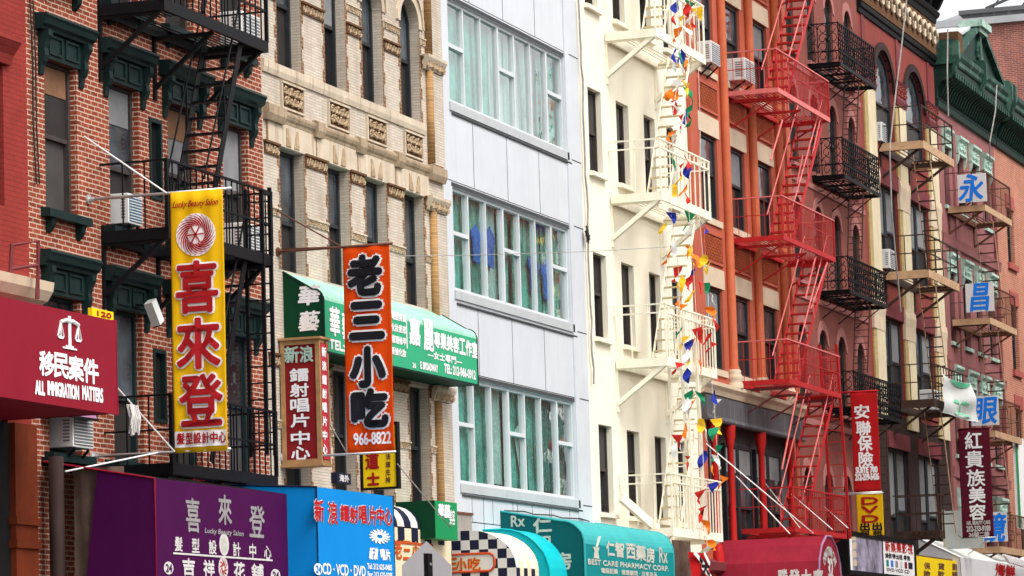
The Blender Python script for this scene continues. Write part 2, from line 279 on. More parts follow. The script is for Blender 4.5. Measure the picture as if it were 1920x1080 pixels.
# lettering: a string becomes one flat mesh, thickened stroke by stroke, fitted into a w x h box
_GL = {}
def glyphs(sx):
    if sx not in _GL:
        cu = bpy.data.curves.new('lettering', 'FONT'); cu.body = sx; cu.resolution_u = 3
        ob = bpy.data.objects.new('lettering', cu); COL.objects.link(ob)
        me = bpy.data.meshes.new_from_object(ob.evaluated_get(bpy.context.evaluated_depsgraph_get()))
        v = [tuple(p.co[:2]) for p in me.vertices]; f = [tuple(p.vertices) for p in me.polygons]
        bpy.data.objects.remove(ob); bpy.data.meshes.remove(me); bpy.data.curves.remove(cu)
        _GL[sx] = (v, f)
    return _GL[sx]
def text_mb(mb, sx, org, rgt, upw, cx, cy, w, h, bold=0.0, lift=.006, shear=0.0, wave=None, arc=None):
    """string fitted in the box centred at (cx, cy) of a plane org + rgt*u + upw*v; the plane faces rgt x upw"""
    v, f = glyphs(sx)
    if not v: return
    xs = [p[0] for p in v]; ys = [p[1] for p in v]
    x0, x1, y0, y1 = min(xs), max(xs), min(ys), max(ys)
    kx = w / max(x1 - x0, 1e-6) if w else h / max(y1 - y0, 1e-6); ky = h / max(y1 - y0, 1e-6)
    if len(sx) == 1 and sx in '一-—·': ky = kx
    nrm = rgt.cross(upw)
    offs = [(0, 0)]
    if bold > 0:
        offs = [(bold * math.cos(a * math.pi / 4), bold * math.sin(a * math.pi / 4)) for a in range(8)] + [(0, 0)]
    for i, (ox, oy) in enumerate(offs):
        n = len(mb.v)
        for px, py in v:
            u = (px - (x0 + x1) / 2) * kx + ox; t = (py - (y0 + y1) / 2) * ky + oy
            u += shear * t
            if arc: a = u / arc; u = (arc + t) * math.sin(a); t = (arc + t) * math.cos(a) - arc
            p = org + rgt * (cx + u) + upw * (cy + t) + nrm * (lift + i * .0003)
            if wave: p = p + nrm * wave(cx + u, cy + t)
            mb.v.append(tuple(p))
        mb.f += [tuple(n + k for k in q) for q in f]
X_, Y_, Z_ = Vector((1, 0, 0)), Vector((0, 1, 0)), Vector((0, 0, 1))
def lettering(parent, items, org, rgt, upw, material, lift=.006, wave=None, name='lettering'):
    """items: (string, cx, cy, w, h, bold[, shear[, arc]])"""
    mb = MB()
    for it in items:
        sx, cx, cy, w, h, b = it[:6]
        text_mb(mb, sx, org, rgt, upw, cx, cy, w, h, b, lift, it[6] if len(it) > 6 else 0, wave, it[7] if len(it) > 7 else None)
    return mb.build(name, material, parent, fix=False)
def vertical(s, cx, top, cell, w, h, bold, **k):
    return [(c, cx, top - cell * (i + .5), w, h, bold) for i, c in enumerate(s)]
def grid_face(mb, org, rgt, upw, u0, u1, v0, v1, nu, nv, wave=None, thick=0.0):
    nrm = rgt.cross(upw); n = len(mb.v)
    for j in range(nv + 1):
        for i in range(nu + 1):
            u = u0 + (u1 - u0) * i / nu; t = v0 + (v1 - v0) * j / nv
            p = org + rgt * u + upw * t
            if wave: p = p + nrm * wave(u, t)
            mb.v.append(tuple(p))
    for j in range(nv):
        for i in range(nu):
            a = n + j * (nu + 1) + i; mb.f.append((a, a + 1, a + nu + 2, a + nu + 1))
    return mb
# ------------------------------------------------------------------ ground
def structure(o, name): o.name = name; return tag(o, kind='structure')
structure(MB().box(-400, 600, -200, 500, -1.0, -.15).build('ground', M['asphalt']), 'ground')
structure(MB().box(-80, 400, -13.0, -4.6, -.15, -.146).build('road', M['asphalt']), 'road')
structure(MB().box(-80, 400, -4.4, 0.0, -.15, 0).build('pavement', M['paving']), 'pavement')
structure(MB().box(-80, 400, -4.6, -4.4, -.15, .004).build('kerb', M['kerb']), 'kerb')
# ------------------------------------------------------------------ walls and windows
def arch_pts(xa, xb, zs, rise, n=10):
    """points from (xa, zs) to (xb, zs) over an arch of the given rise"""
    w = (xb - xa) / 2; c = (xa + xb) / 2
    if rise >= w - 1e-4:
        return [(c - w * math.cos(math.pi * i / n), zs + rise * math.sin(math.pi * i / n)) for i in range(n + 1)]
    r = (w * w + rise * rise) / (2 * rise); a0 = math.asin(w / r)
    return [(c + r * math.sin(-a0 + 2 * a0 * i / n), zs + rise - r + r * math.cos(-a0 + 2 * a0 * i / n)) for i in range(n + 1)]
def wall_mb(x0, x1, z0, z1, ops, depth=.2, y=0.0):
    """wall face with reveals; ops = (xa, xb, za, zb, rise); zb is the crown of the arch"""
    xs = sorted({x0, x1, *[o[0] for o in ops], *[o[1] for o in ops]}); zs = sorted({z0, z1, *[o[2] for o in ops], *[o[3] for o in ops]})
    xs = [x for x in xs if x0 <= x <= x1]; zs = [z for z in zs if z0 <= z <= z1]
    mb = MB()
    for i in range(len(xs) - 1):
        j = 0
        while j < len(zs) - 1:
            def hole(k):
                cx, cz = (xs[i] + xs[i + 1]) / 2, (zs[k] + zs[k + 1]) / 2
                return any(o[0] < cx < o[1] and o[2] < cz < o[3] for o in ops)
            if hole(j): j += 1; continue
            k = j
            while k + 1 < len(zs) - 1 and not hole(k + 1): k += 1
            mb.face([(xs[i], y, zs[j]), (xs[i + 1], y, zs[j]), (xs[i + 1], y, zs[k + 1]), (xs[i], y, zs[k + 1])]); j = k + 1
    for o in ops:
        xa, xb, za, zb = o[:4]; rise = o[4] if len(o) > 4 else 0; d = y + depth
        zz = zb - rise
        mb.face([(xa, y, za), (xa, d, za), (xa, d, zz), (xa, y, zz)]); mb.face([(xb, y, za), (xb, y, zz), (xb, d, zz), (xb, d, za)])
        mb.face([(xa, y, za), (xb, y, za), (xb, d, za), (xa, d, za)])
        if rise <= 0: mb.face([(xa, y, zb), (xa, d, zb), (xb, d, zb), (xb, y, zb)])
        else:
            ap = arch_pts(xa, xb, zz, rise)
            for (ax, az), (bx, bz) in zip(ap, ap[1:]):
                if max(abs(az - zb), abs(bz - zb)) > 1e-5: mb.face([(ax, y, az), (bx, y, bz), (bx, y, zb), (ax, y, zb)])
                mb.face([(ax, y, az), (ax, d, az), (bx, d, bz), (bx, y, bz)])
    return mb
def body_mb(x0, x1, z0, z1, depth=14.0, y=0.0):
    """the party walls, the back and the parapet of the same building"""
    mb = MB(); e = .004
    for x in (x0 + e, x1 - e): mb.face([(x, y, z0), (x, depth, z0), (x, depth, z1), (x, y, z1)])
    mb.face([(x0, depth, z0), (x1, depth, z0), (x1, depth, z1), (x0, depth, z1)])
    return mb
def window(parent, x0, x1, z0, z1, depth=.16, fm='wframe', up='glass', low='screen', rise=0, split=.5, bl=None, fw=.06, kind='sash', label=None, y=0.0):
    """double-hung sash: frame, upper pane in front of the lower pane, meeting rail, sometimes a blind pulled part of the way down"""
    zs = z1 - rise; zm = z0 + (z1 - z0) * split; yf = y + depth
    f = MB()
    f.box(x0, x0 + fw, yf - .04, yf + .1, z0, zs); f.box(x1 - fw, x1, yf - .04, yf + .1, z0, zs)
    f.box(x0 + fw, x1 - fw, yf - .045, yf + .1, z0, z0 + fw * .9)
    if rise <= 0: f.box(x0 + fw, x1 - fw, yf - .04, yf + .1, z1 - fw, z1)
    else:
        ap = arch_pts(x0, x1, zs, rise); ai = arch_pts(x0 + fw, x1 - fw, zs, max(rise - fw, .03))
        for k in range(len(ap) - 1):
            q = [ap[k], ap[k + 1], ai[k + 1], ai[k]]
            f.face([(a, yf - .04, b) for a, b in q]); f.face([(ai[k][0], yf - .04, ai[k][1]), (ai[k + 1][0], yf - .04, ai[k + 1][1]), (ai[k + 1][0], yf + .1, ai[k + 1][1]), (ai[k][0], yf + .1, ai[k][1])])
    if kind == 'sash': f.box(x0 + fw, x1 - fw, yf - .02, yf + .07, zm - .03, zm + .03)
    w = f.build('window', M[fm], parent)
    if label: w['label'] = label
    if rise <= 0: MB().box(x0 + fw, x1 - fw, yf, yf + .012, zm + .03, z1 - fw).build('pane', M[up], w)
    else:
        p = MB(); ap = arch_pts(x0 + fw, x1 - fw, zs, max(rise - fw, .03))
        p.prism([(x0 + fw, zm + .03)] + ap + [(x1 - fw, zm + .03)], yf + .0, yf + .012, 'y'); p.build('pane', M[up], w)
    MB().box(x0 + fw, x1 - fw, yf + .04, yf + .052, z0 + fw * .9, zm - .03).build('pane', M[low], w)
    if bl:
        h, bmn = bl; MB().box(x0 + fw + .01, x1 - fw - .01, yf - .012, yf - .004, max(z1 - fw - h, z0 + .05), z1 - fw - .01).build('blind', M[bmn], w)
    return w
def sill(parent, x0, x1, z, m, h=.12, out=.1, ov=.06, name='sill'):
    return MB().prism([(-out, z - h), (-out, z - .02), (.06, z + .012), (.06, z - h)], x0 - ov, x1 + ov, 'x').build(name, M[m], parent)
def shopfront(parent, x0, x1, mt='black', top=3.3):
    f = MB(); n = max(2, int((x1 - x0) / 1.7)); st = (x1 - x0) / n
    f.box(x0, x1, -.03, .1, 0, .5); f.box(x0, x1, -.06, .1, top - .5, top)
    for i in range(n + 1): f.box(x0 + st * i - .05, x0 + st * i + .05, -.05, .09, .5, top - .5)
    s = f.build('shop_window', M[mt], parent); MB().box(x0, x1, .03, .05, .5, top - .5).build('pane', M['shop'], s)
    return s

# ---- far-left building: painted brick
B0 = thing('painted_building', 'dark red painted brick building at the left edge of the row, beside the brick one', 'building', (38, 0, 0))
ops = [(39.3, 40.3, z, z + 2.0, 0) for z in (5.6, 8.75, 11.9)] + [(41.05, 41.75, 8.3, 10.15, 0), (41.05, 41.75, 11.5, 13.3, 0), (41.05, 41.75, 5.2, 7.0, 0)]
wall_mb(34, 42.43, 0, 17, ops, .15).build('wall', M['brick_painted'], B0); body_mb(34, 42.43, 0, 17).build('side_wall', M['brick_painted'], B0)
for o in ops: window(B0, *o[:4], .12)
for o in ops[3:]:
    MB().prism([(-.02, o[3] + .35), (-.22, o[3] + .35), (-.22, o[3] + .28), (-.1, o[3] + .12), (-.06, o[3]), (-.02, o[3])], o[0] - .2, o[1] + .12, 'x').build('window_hood', M['brick_painted'], B0)
MB().box(34, 42.43, 0, 14, 17, 17.2).build('roof', M['roof'], B0)
cn = at(30, 540, -.3)
MB().prism([(-.002, 6.95), (-.3, 7.1), (-.38, 7.22), (-.4, 7.34), (-.002, 7.4)], 34, 42.35, 'x').build('cornice', M['tan'], B0)
shopfront(B0, 35, 42.2)

# ---- red brick building with green hoods
B1 = thing('brick_tenement', 'red brick tenement with white mortar and dark green window hoods', 'building', (46.4, 0, 0))
WX1 = [(42.95, 43.93), (44.95, 45.92), (46.91, 47.89), (48.88, 49.83)]
WZ1 = [(5.2, 7.3), (8.42, 10.45), (11.55, 13.6), (14.7, 16.7)]
ops = [(a, b, z0, z1, 0) for a, b in WX1 for z0, z1 in WZ1] + [(46.26, 46.68, 5.8, 6.84, 0), (46.26, 46.68, 8.96, 10.12, 0), (46.26, 46.68, 12.1, 13.3, 0)]
wall_mb(42.43, 50.42, 0, 18.5, ops, .2).build('wall', M['brick_red'], B1); body_mb(42.43, 50.42, 0, 18.5).build('side_wall', M['brick_red'], B1)
MB().box(42.43, 50.42, 0, 14, 18.5, 18.8).build('roof', M['roof'], B1)
styles = {(0, 1): ('screen', 'screen2', ('.38', 'board')), (1, 1): ('glass_b', 'screen', ('.5', 'blind')), (2, 1): ('blind', 'screen', ('.42', 'board')), (3, 1): ('blind', 'screen', ('.9', 'blind')),
          (0, 0): ('glass', 'dark', None), (1, 0): ('glass_b', 'screen', None), (3, 0): ('glass', 'screen2', None), (3, 2): ('blind_w', 'screen', None)}
for i, (a, b) in enumerate(WX1):
    for j, (z0, z1) in enumerate(WZ1):
        u, l, bl = styles.get((i, j), ('glass', 'screen', None))
        window(B1, a, b, z0, z1, .14, 'wframe_g' if j == 0 else 'wframe', u, l, 0, .5 if i != 1 else .42, (float(bl[0]), bl[1]) if bl else None)
        # hood: moulded cap, frieze with two sunk panels, a scroll bracket at each end
        h = MB(); zt = z1 + .55; x0, x1 = a - .16, b + .16
        h.prism([(-.002, zt), (-.20, zt - .015), (-.215, zt - .05), (-.19, zt - .08), (-.17, zt - .15), (-.12, zt - .18), (-.11, zt - .22), (-.002, zt - .22)], x0 - .13, x1 + .15, 'x')
        hd = h.build('window_hood', M['hood'], B1)
        p = MB(); p.box(x0, x1, -.05, -.004, z1 - .02, zt - .22); p.build('frieze', M['hood'], hd)
        q = MB(); xm = (a + b) / 2
        for (u0, u1) in ((a + .04, xm - .05), (xm + .05, b - .04)):
            zl, zh = z1 + .04, zt - .28
            q.box(u0, u1, -.075, -.051, zh, zh + .03); q.box(u0, u1, -.075, -.051, zl, zl + .03); q.box(u0, u0 + .03, -.075, -.051, zl + .03, zh); q.box(u1 - .03, u1, -.075, -.051, zl + .03, zh)
        q.build('panel_moulding', M['hood'], hd)
        for xs in (x0 - .02, x1 - .1):
            MB().prism([(-.004, zt - .22), (-.165, zt - .22), (-.17, zt - .3), (-.13, zt - .36), (-.10, zt - .46), (-.11, zt - .56), (-.085, zt - .64), (-.05, zt - .68), (-.03, zt - .80), (-.004, zt - .82)], xs, xs + .12, 'x').build('bracket', M['hood'], hd)
        s = sill(B1, a, b, z0, 'hood', .13, .14, .16)
        for xs in (a - .02, b - .1): MB().prism([(-.004, z0 - .13), (-.11, z0 - .13), (-.09, z0 - .23), (-.04, z0 - .3), (-.004, z0 - .33)], xs, xs + .12, 'x').build('bracket', M['hood'], s)
for z0, z1 in ((5.8, 6.84), (8.96, 10.12), (12.1, 13.3)):
    f = MB(); f.box(46.26, 46.31, -.02, .1, z0, z1); f.box(46.63, 46.68, -.02, .1, z0, z1); f.box(46.31, 46.63, -.022, .1, z1 - .06, z1); f.box(46.31, 46.63, -.022, .1, z0, z0 + .05)
    w = f.build('slit_window', M['hood'], B1); MB().box(46.31, 46.63, .06, .07, z0 + .05, z1 - .06).build('pane', M['dark'], w)
shopfront(B1, 42.6, 50.2)

# ---- buff brick building with terracotta ornament
B2 = thing('buff_brick_building', 'pale buff brick building with carved terracotta bands and arched top windows', 'building', (54.5, 0, 0))
WX2 = [(51.08, 52.05), (53.07, 53.98), (54.73, 55.66), (56.53, 57.44)]
opsa = [(a, b, 11.65, 13.72, .46) for a, b in WX2]; opsb = [(a, b, 8.45, 10.36, 0) for a, b in WX2]; opsc = [(a, b, 5.05, 7.1, 0) for a, b in WX2]
wall_mb(50.42, 58.5, 0, 18, opsa + opsb + opsc, .26).build('wall', M['brick_beige'], B2); body_mb(50.42, 58.5, 0, 18).build('side_wall', M['brick_beige'], B2)
MB().box(50.42, 58.5, 0, 14, 18, 18.3).build('roof', M['roof'], B2)
for i, o in enumerate(opsa): window(B2, *o[:4], .2, 'wframe_k', ('glass_b', 'blind', 'glass_b', 'glass_b')[i], ('screen', 'dark', 'screen', 'screen')[i], o[4], .5)
for i, o in enumerate(opsb): window(B2, *o[:4], .2, 'wframe_k', 'glass_b', 'screen', 0, (.42, .52, .5, .42)[i])
for i, o in enumerate(opsc): window(B2, *o[:4], .2, 'wframe_k', 'glass', 'dark')
# brown brick quoins lining the right side of each opening
for a, b, z0, z1, *_ in opsa + opsb + opsc:
    zz = z1 if len(_) == 0 or _[0] == 0 else z1 - _[0]
    for xx in (a, b):
        q = MB(); k = 0; z = z0
        while z < zz - .02:
            h = min(.2, zz - z); e = .05 if k % 2 else .11
            q.box(xx - (e if xx == a else -.001), xx + (e if xx == b else -.001), -.004, .19, z, z + h); z += h; k += 1
        q.build('quoin_strip', M['brick_brown'], B2)
# voussoirs over the arched windows
for a, b, z0, z1, rise in opsa:
    v = MB(); p0 = arch_pts(a, b, z1 - rise, rise, 12); p1 = arch_pts(a - .14, b + .14, z1 - rise, rise + .16, 12); p2 = arch_pts(a - .19, b + .19, z1 - rise, rise + .22, 12)
    for k in range(12): v.prism([p0[k], p0[k + 1], p1[k + 1], p1[k]], -.02, .1, 'y')
    for k in range(12): v.prism([p1[k], p1[k + 1], p2[k + 1], p2[k]], -.05, .0, 'y')
    v.build('arch_moulding', M['stone'], B2)
def carved(mb, x0, x1, z0, z1, cell, y=-.03, r=.011):
    """running scroll ornament cast in relief"""
    nx = max(1, round((x1 - x0) / cell)); nz = max(1, round((z1 - z0) / cell)); sx = (x1 - x0) / nx; sz = (z1 - z0) / nz
    for i in range(nx):
        for j in range(nz):
            cx, cz = x0 + sx * (i + .5), z0 + sz * (j + .5); s = 1 if (i + j) % 2 else -1
            mb.tube([(cx + math.cos(t * s + j) * sx * (.46 - .035 * t), y, cz + math.sin(t * s + j) * sz * (.46 - .035 * t)) for t in [k * .9 for k in range(9)]], [r * (1.5 - .1 * k) for k in range(9)], 4)
PX2 = [50.46, 51.02, 52.11, 53.01, 54.04, 54.67, 55.72, 56.47, 57.5, 58.46]
for zc, zl in ((10.18, .17), (12.62, .16), (6.93, .17)):
    for i in range(0, 10, 2):
        g = MB(); o = MB()
        g.box(PX2[i], PX2[i + 1], -.025, -.002, zc, zc + zl); carved(o, PX2[i] + .02, PX2[i + 1] - .02, zc + .01, zc + zl - .01, .11, -.03)
        g.box(PX2[i] - .02, PX2[i + 1] + .02, -.05, -.002, zc + zl, zc + zl + .035)
        c = g.build('capital_band', M['terra_dark'], B2); o.build('carving', M['terra'], c)
for zc, zl in ((9.26, .1), (13.0, .1), (6.0, .1)):
    for i in range(0, 10, 2):
        g = MB(); o = MB(); xe = PX2[i + 1] - (.6 if i == 8 else 0)
        g.box(PX2[i], xe, -.02, -.002, zc, zc + zl); carved(o, PX2[i] + .02, xe - .02, zc + .005, zc + zl - .005, .085, -.024, .009); g.box(PX2[i], xe, -.04, -.002, zc + zl, zc + zl + .025)
        c = g.build('string_band', M['stone'], B2); o.build('carving', M['terra'], c)
# sill band, carved panels, moulded cornice with knuckles, splayed lintel zone
MB().prism([(-.002, 11.44), (-.03, 11.44), (-.05, 11.52), (-.05, 11.63), (-.002, 11.65)], 50.44, 57.6, 'x').build('sill_band', M['stone'], B2)
for a, b in ((51.2, 52.05), (53.15, 54.0), (54.85, 55.68), (56.6, 57.42)):
    g = MB(); g.box(a, b, -.012, -.002, 11.0, 11.37); p = g.build('carved_panel', M['terra_dark'], B2)
    o = MB(); carved(o, a + .05, b - .05, 11.04, 11.33, .13, -.035, .017); o.tube([((a + b) / 2 + .3 * math.cos(t), -.04, 11.17 - .1 * math.sin(t)) for t in [k * math.pi / 8 for k in range(9)]], .025, 5); o.build('carving', M['terra'], p)
    fr = MB(); fr.box(a - .04, b + .04, -.05, -.002, 11.37, 11.40); fr.box(a - .04, b + .04, -.04, -.002, 10.97, 11.0); fr.box(a - .04, a, -.04, -.002, 11.0, 11.37); fr.box(b, b + .04, -.04, -.002, 11.0, 11.37); fr.build('panel_frame', M['stone'], p)
MB().prism([(-.002, 10.72), (-.025, 10.74), (-.035, 10.78), (-.06, 10.81), (-.08, 10.86), (-.08, 10.90), (-.04, 10.93), (-.002, 10.95)], 50.44, 58.47, 'x').build('cornice', M['stone_d'], B2)
for x in (50.45, 52.45, 54.28, 56.05, 57.7): MB().prism([(-.07, 10.70), (-.11, 10.80), (-.11, 10.94), (-.07, 10.96), (-.0021, 10.96), (-.0021, 10.70)], x, x + (.72 if x > 57 or x < 51 else .32), 'x').build('cornice_knuckle', M['stone_d'], B2)
for a, b in WX2:
    c = (a + b) / 2
    k_ = [w[0] for w in WX2].index(a); lo = 50.6 if k_ == 0 else (WX2[k_ - 1][1] + a) / 2 + .03; hi = 57.7 if k_ == 3 else (b + WX2[k_ + 1][0]) / 2 - .012
    lz = MB().box(lo, hi, -.02, -.002, 10.37, 10.735).build('flat_arch', M['stone'], B2)
    for s in (-1, 1): MB().prism([(c + s * .16 - .10, 10.40), (c + s * .16 + .10, 10.40), (c + s * .16 + s * .05 + .03, 10.68), (c + s * .16 + s * .05 - .03, 10.68)], -.035, -.021, 'y').build('wedge', M['terra'], lz)
    MB().box(lo - .035, lo - .004, -.026, -.002, 10.35, 10.735).build('rust_joint', M['brick_ochre'], lz)
for za, zb in ((4.6, 6.88), (7.16, 10.14), (10.99, 12.58), (12.86, 17)):
    MB().tube([(57.8, -.04, za), (57.8, -.04, zb)], .075, 12).build('colonnette', M['brick_ochre'], B2, True); MB().box(57.95, 58.48, -.05, -.002, za, zb).build('corner_pier', M['brick_beige'], B2)
for z in (6.9, 10.16, 12.6):
    g = MB(); o = MB(); g.prism([(-.002, z), (-.06, z), (-.10, z + .12), (-.14, z + .2), (-.14, z + .25), (-.002, z + .25)], 57.55, 58.49, 'x'); carved(o, 57.58, 58.46, z + .01, z + .17, .13, -.10, .018)
    c = g.build('pier_capital', M['stone'], B2); o.build('carving', M['terra'], c)
MB().prism([(-.002, 4.6), (-.12, 4.66), (-.14, 4.8), (-.12, 4.92), (-.002, 4.96)], 50.44, 58.47, 'x').build('base_ledge', M['tan'], B2)
shopfront(B2, 50.6, 58.3, 'black', 3.2)

# ---- silver panelled building with teal curtains
B3 = thing('panel_building', 'white metal panelled building with wide windows and teal curtains', 'building', (62.5, 0, 0))
WZ3 = [(5.56, 7.42), (8.92, 10.74), (12.24, 14.08), (15.6, 17.4)]
ops = [(58.95, 65.5, a, b, 0) for a, b in WZ3]
wall_mb(58.5, 66.45, 0, 19.2, ops, .16).build('wall', M['panel'], B3); body_mb(58.5, 66.45, 0, 19.2).build('side_wall', M['panel'], B3)
MB().box(58.5, 66.45, 0, 14, 19.2, 19.5).build('roof', M['roof'], B3)
j = MB(); e = .0035
for z in (12.05, 8.70, 5.37, 15.4): j.box(59.0, 65.75, -.03, -.0005, z - .03, z)
for z in (14.18, 10.83, 7.5, 12.12, 8.79, 5.46): j.box(65.78, 66.44, -e, .002, z, z + .02)
for z0, z1 in ((7.5, 8.67), (10.83, 12.02), (14.18, 15.37), (4.5, 5.34)):
    for x in (60.1, 61.95, 63.8): j.box(x, x + .016, -e, .002, z0, z1)
    j.box(58.6, 65.77, -e, .002, z0 - .0, z0 + .014); j.box(65.77, 65.79, -.0045, .002, z0 - .2, z1)
for x in (59.5, 60.6, 61.7, 62.8, 63.9, 65.0): j.box(x, x + .012, -e, .002, 4.9, 5.34)
j.box(59, 65.7, -e, .002, 4.9, 4.915)
j.build('panel_joint', M['joint'], B3)
gmat = clear_glass('clear_glass')
def curtain(mb, x0, x1, y, z0, z1, fold=.11, amp=.035, flare=0.0):
    n = max(4, int((x1 - x0) / .022)); b = len(mb.v)
    for k, z in enumerate((z0, (z0 + z1) / 2, z1)):
        for i in range(n + 1):
            t = i / n; x = x0 + (x1 - x0) * t
            mb.v.append((x + flare * (t - .5) * (1 - k / 2), y + amp * math.sin(2 * math.pi * x / fold + 1.3 * math.sin(x * 3)) * (1 - .2 * k), z))
    for k in range(2):
        for i in range(n): a = b + k * (n + 1) + i; mb.f.append((a, a + 1, a + n + 2, a + n + 1))
    return mb
for r, (z0, z1) in enumerate(WZ3):
    f = MB(); W = [58.95 + .935 * i for i in range(8)]
    for i, x in enumerate(W): f.box(max(x - .022, 58.951), min(x + .022, 65.499), .05, .16, z0, z1)
    for i in range(7):
        f.box(W[i] + .022, W[i + 1] - .022, .052, .158, z0, z0 + .06); f.box(W[i] + .022, W[i + 1] - .022, .052, .158, z1 - .06, z1)
        if i % 3 == 0:
            zt = z0 + (z1 - z0) * .56; f.box(W[i] + .022, W[i + 1] - .022, .04, .158, zt - .035, zt + .035)
            for (a, b) in ((z0 + .06, zt - .035), (zt + .035, z1 - .06)): f.box(W[i] + .022, W[i] + .05, .045, .15, a, b); f.box(W[i + 1] - .05, W[i + 1] - .022, .045, .15, a, b)
    w = f.build('window_band', M['alu'], B3)
    for i in range(7): MB().face([(W[i] + .022, .1, z0 + .06), (W[i + 1] - .022, .1, z0 + .06), (W[i + 1] - .022, .1, z1 - .06), (W[i] + .022, .1, z1 - .06)]).build('pane', gmat, w, False, False)
    segs = {2: [(59.0, 59.85, 0), (59.9, 60.75, 0), (60.8, 61.65, 0), (61.7, 62.5, 1), (62.62, 63.35, 1), (63.5, 64.3, 1), (64.5, 65.45, 0)],
            1: [(59, 60.0, 0), (60.05, 61.0, 0), (61.03, 61.8, 1), (61.9, 62.5, 0), (62.7, 63.4, 0), (63.45, 64.4, 0), (64.42, 65.48, 0)],
            0: [(59, 60.3, 0), (60.36, 61.3, 0), (61.32, 61.9, 1), (61.98, 63.0, 0), (63.2, 64.1, 0), (64.16, 65.48, 2)], 3: [(59, 65.4, 0)]}[r]
    for k, (a, b, q) in enumerate(segs):
        cm = MB(); curtain(cm, a, b, .22 + .012 * (k % 3), z0 + .02 + .05 * (k % 3), z1 - .04, .12 + .05 * ((k * 7 + r) % 4), .018 + .009 * (k % 3), (.12, -.15, .05)[(k + r) % 3]); cm.build('curtain', M[('curtain', 'curtain_p', 'curtain_d')[q]], w, True, False)
    if r == 1:
        for (x, z, s) in ((60.55, 9.6, .62), (61.3, 9.6, .66), (63.75, 9.35, .7), (64.5, 9.3, .7)):
            cm = MB(); cm.prism([(x - .22 * s, z), (x + .3 * s, z - .04), (x + .34 * s, z + .7 * s), (x + .42 * s, z + .62 * s), (x + .46 * s, z + .8 * s), (x + .12 * s, z + 1.02 * s), (x + .08 * s, z + 1.1 * s), (x - .04 * s, z + 1.02 * s), (x - .4 * s, z + .85 * s), (x - .38 * s, z + .62 * s), (x - .26 * s, z + .72 * s)], .15, .17, 'y'); cm.build('hung_garment', M['blue_cloth'], w)
    if r == 0:
        cm = MB(); cm.face([(62.35, .16, 6.65), (63.1, .16, 7.1), (63.0, .17, 6.3), (62.75, .18, 5.75)]); cm.build('loose_curtain', M['curtain_p'], w, False, False)
    MB().box(58.9, 65.56, -.0045, -.001, z1, z1 + .07).build('painted_soffit_shadow', M['joint'], w)  # dark strip paints in the shade of the recess soffit
    MB().box(58.96, 65.49, .55, .6, z0, z1).build('room_back', M['blind_w'] if r == 2 else M['curtain_d'], w)
    MB().prism([(-.002, z0 - .17), (-.03, z0 - .16), (-.03, z0 - .01), (.05, z0 + .004), (.05, z0 - .17)], 58.9, 65.62, 'x').build('sill', M['panel_d'], B3)
MB().box(65.52, 65.76, -.03, -.001, 4.6, 19).build('pier_edge', M['panel'], B3)
shopfront(B3, 58.7, 66.2, 'alu', 3.3)

# ---- cream painted building
B4 = thing('cream_building', 'cream painted building carrying a cream fire escape and pennant strings', 'building', (70.2, 0, 0))
WX4 = [(67.0, 67.87), (68.87, 69.72), (70.8, 71.6), (72.45, 73.2)]
WZ4 = [(5.39, 7.1), (8.81, 10.47), (12.07, 13.74), (15.4, 17.05)]
ops = [(a, b, c, d, 0) for a, b in WX4 for c, d in WZ4]
wall_mb(66.45, 74.03, 0, 20, ops, .2).build('wall', M['cream'], B4); body_mb(66.45, 74.03, 0, 20).build('side_wall', M['cream'], B4)
MB().box(66.45, 74.03, 0, 14, 20, 20.3).build('roof', M['roof'], B4)
for i, (a, b) in enumerate(WX4):
    for j, (c, d) in enumerate(WZ4):
        window(B4, a, b, c, d, .15, 'wframe', ('screen2', 'screen', 'screen2', 'glass')[(i + j) % 4], ('glass', 'dark', 'screen')[(i * 2 + j) % 3], 0, .5 + .04 * ((i + j) % 2), None, .05)
        sill(B4, a, b, c, 'cream', .1, .1, .07)
shopfront(B4, 66.6, 73.9, 'wframe', 3.2)

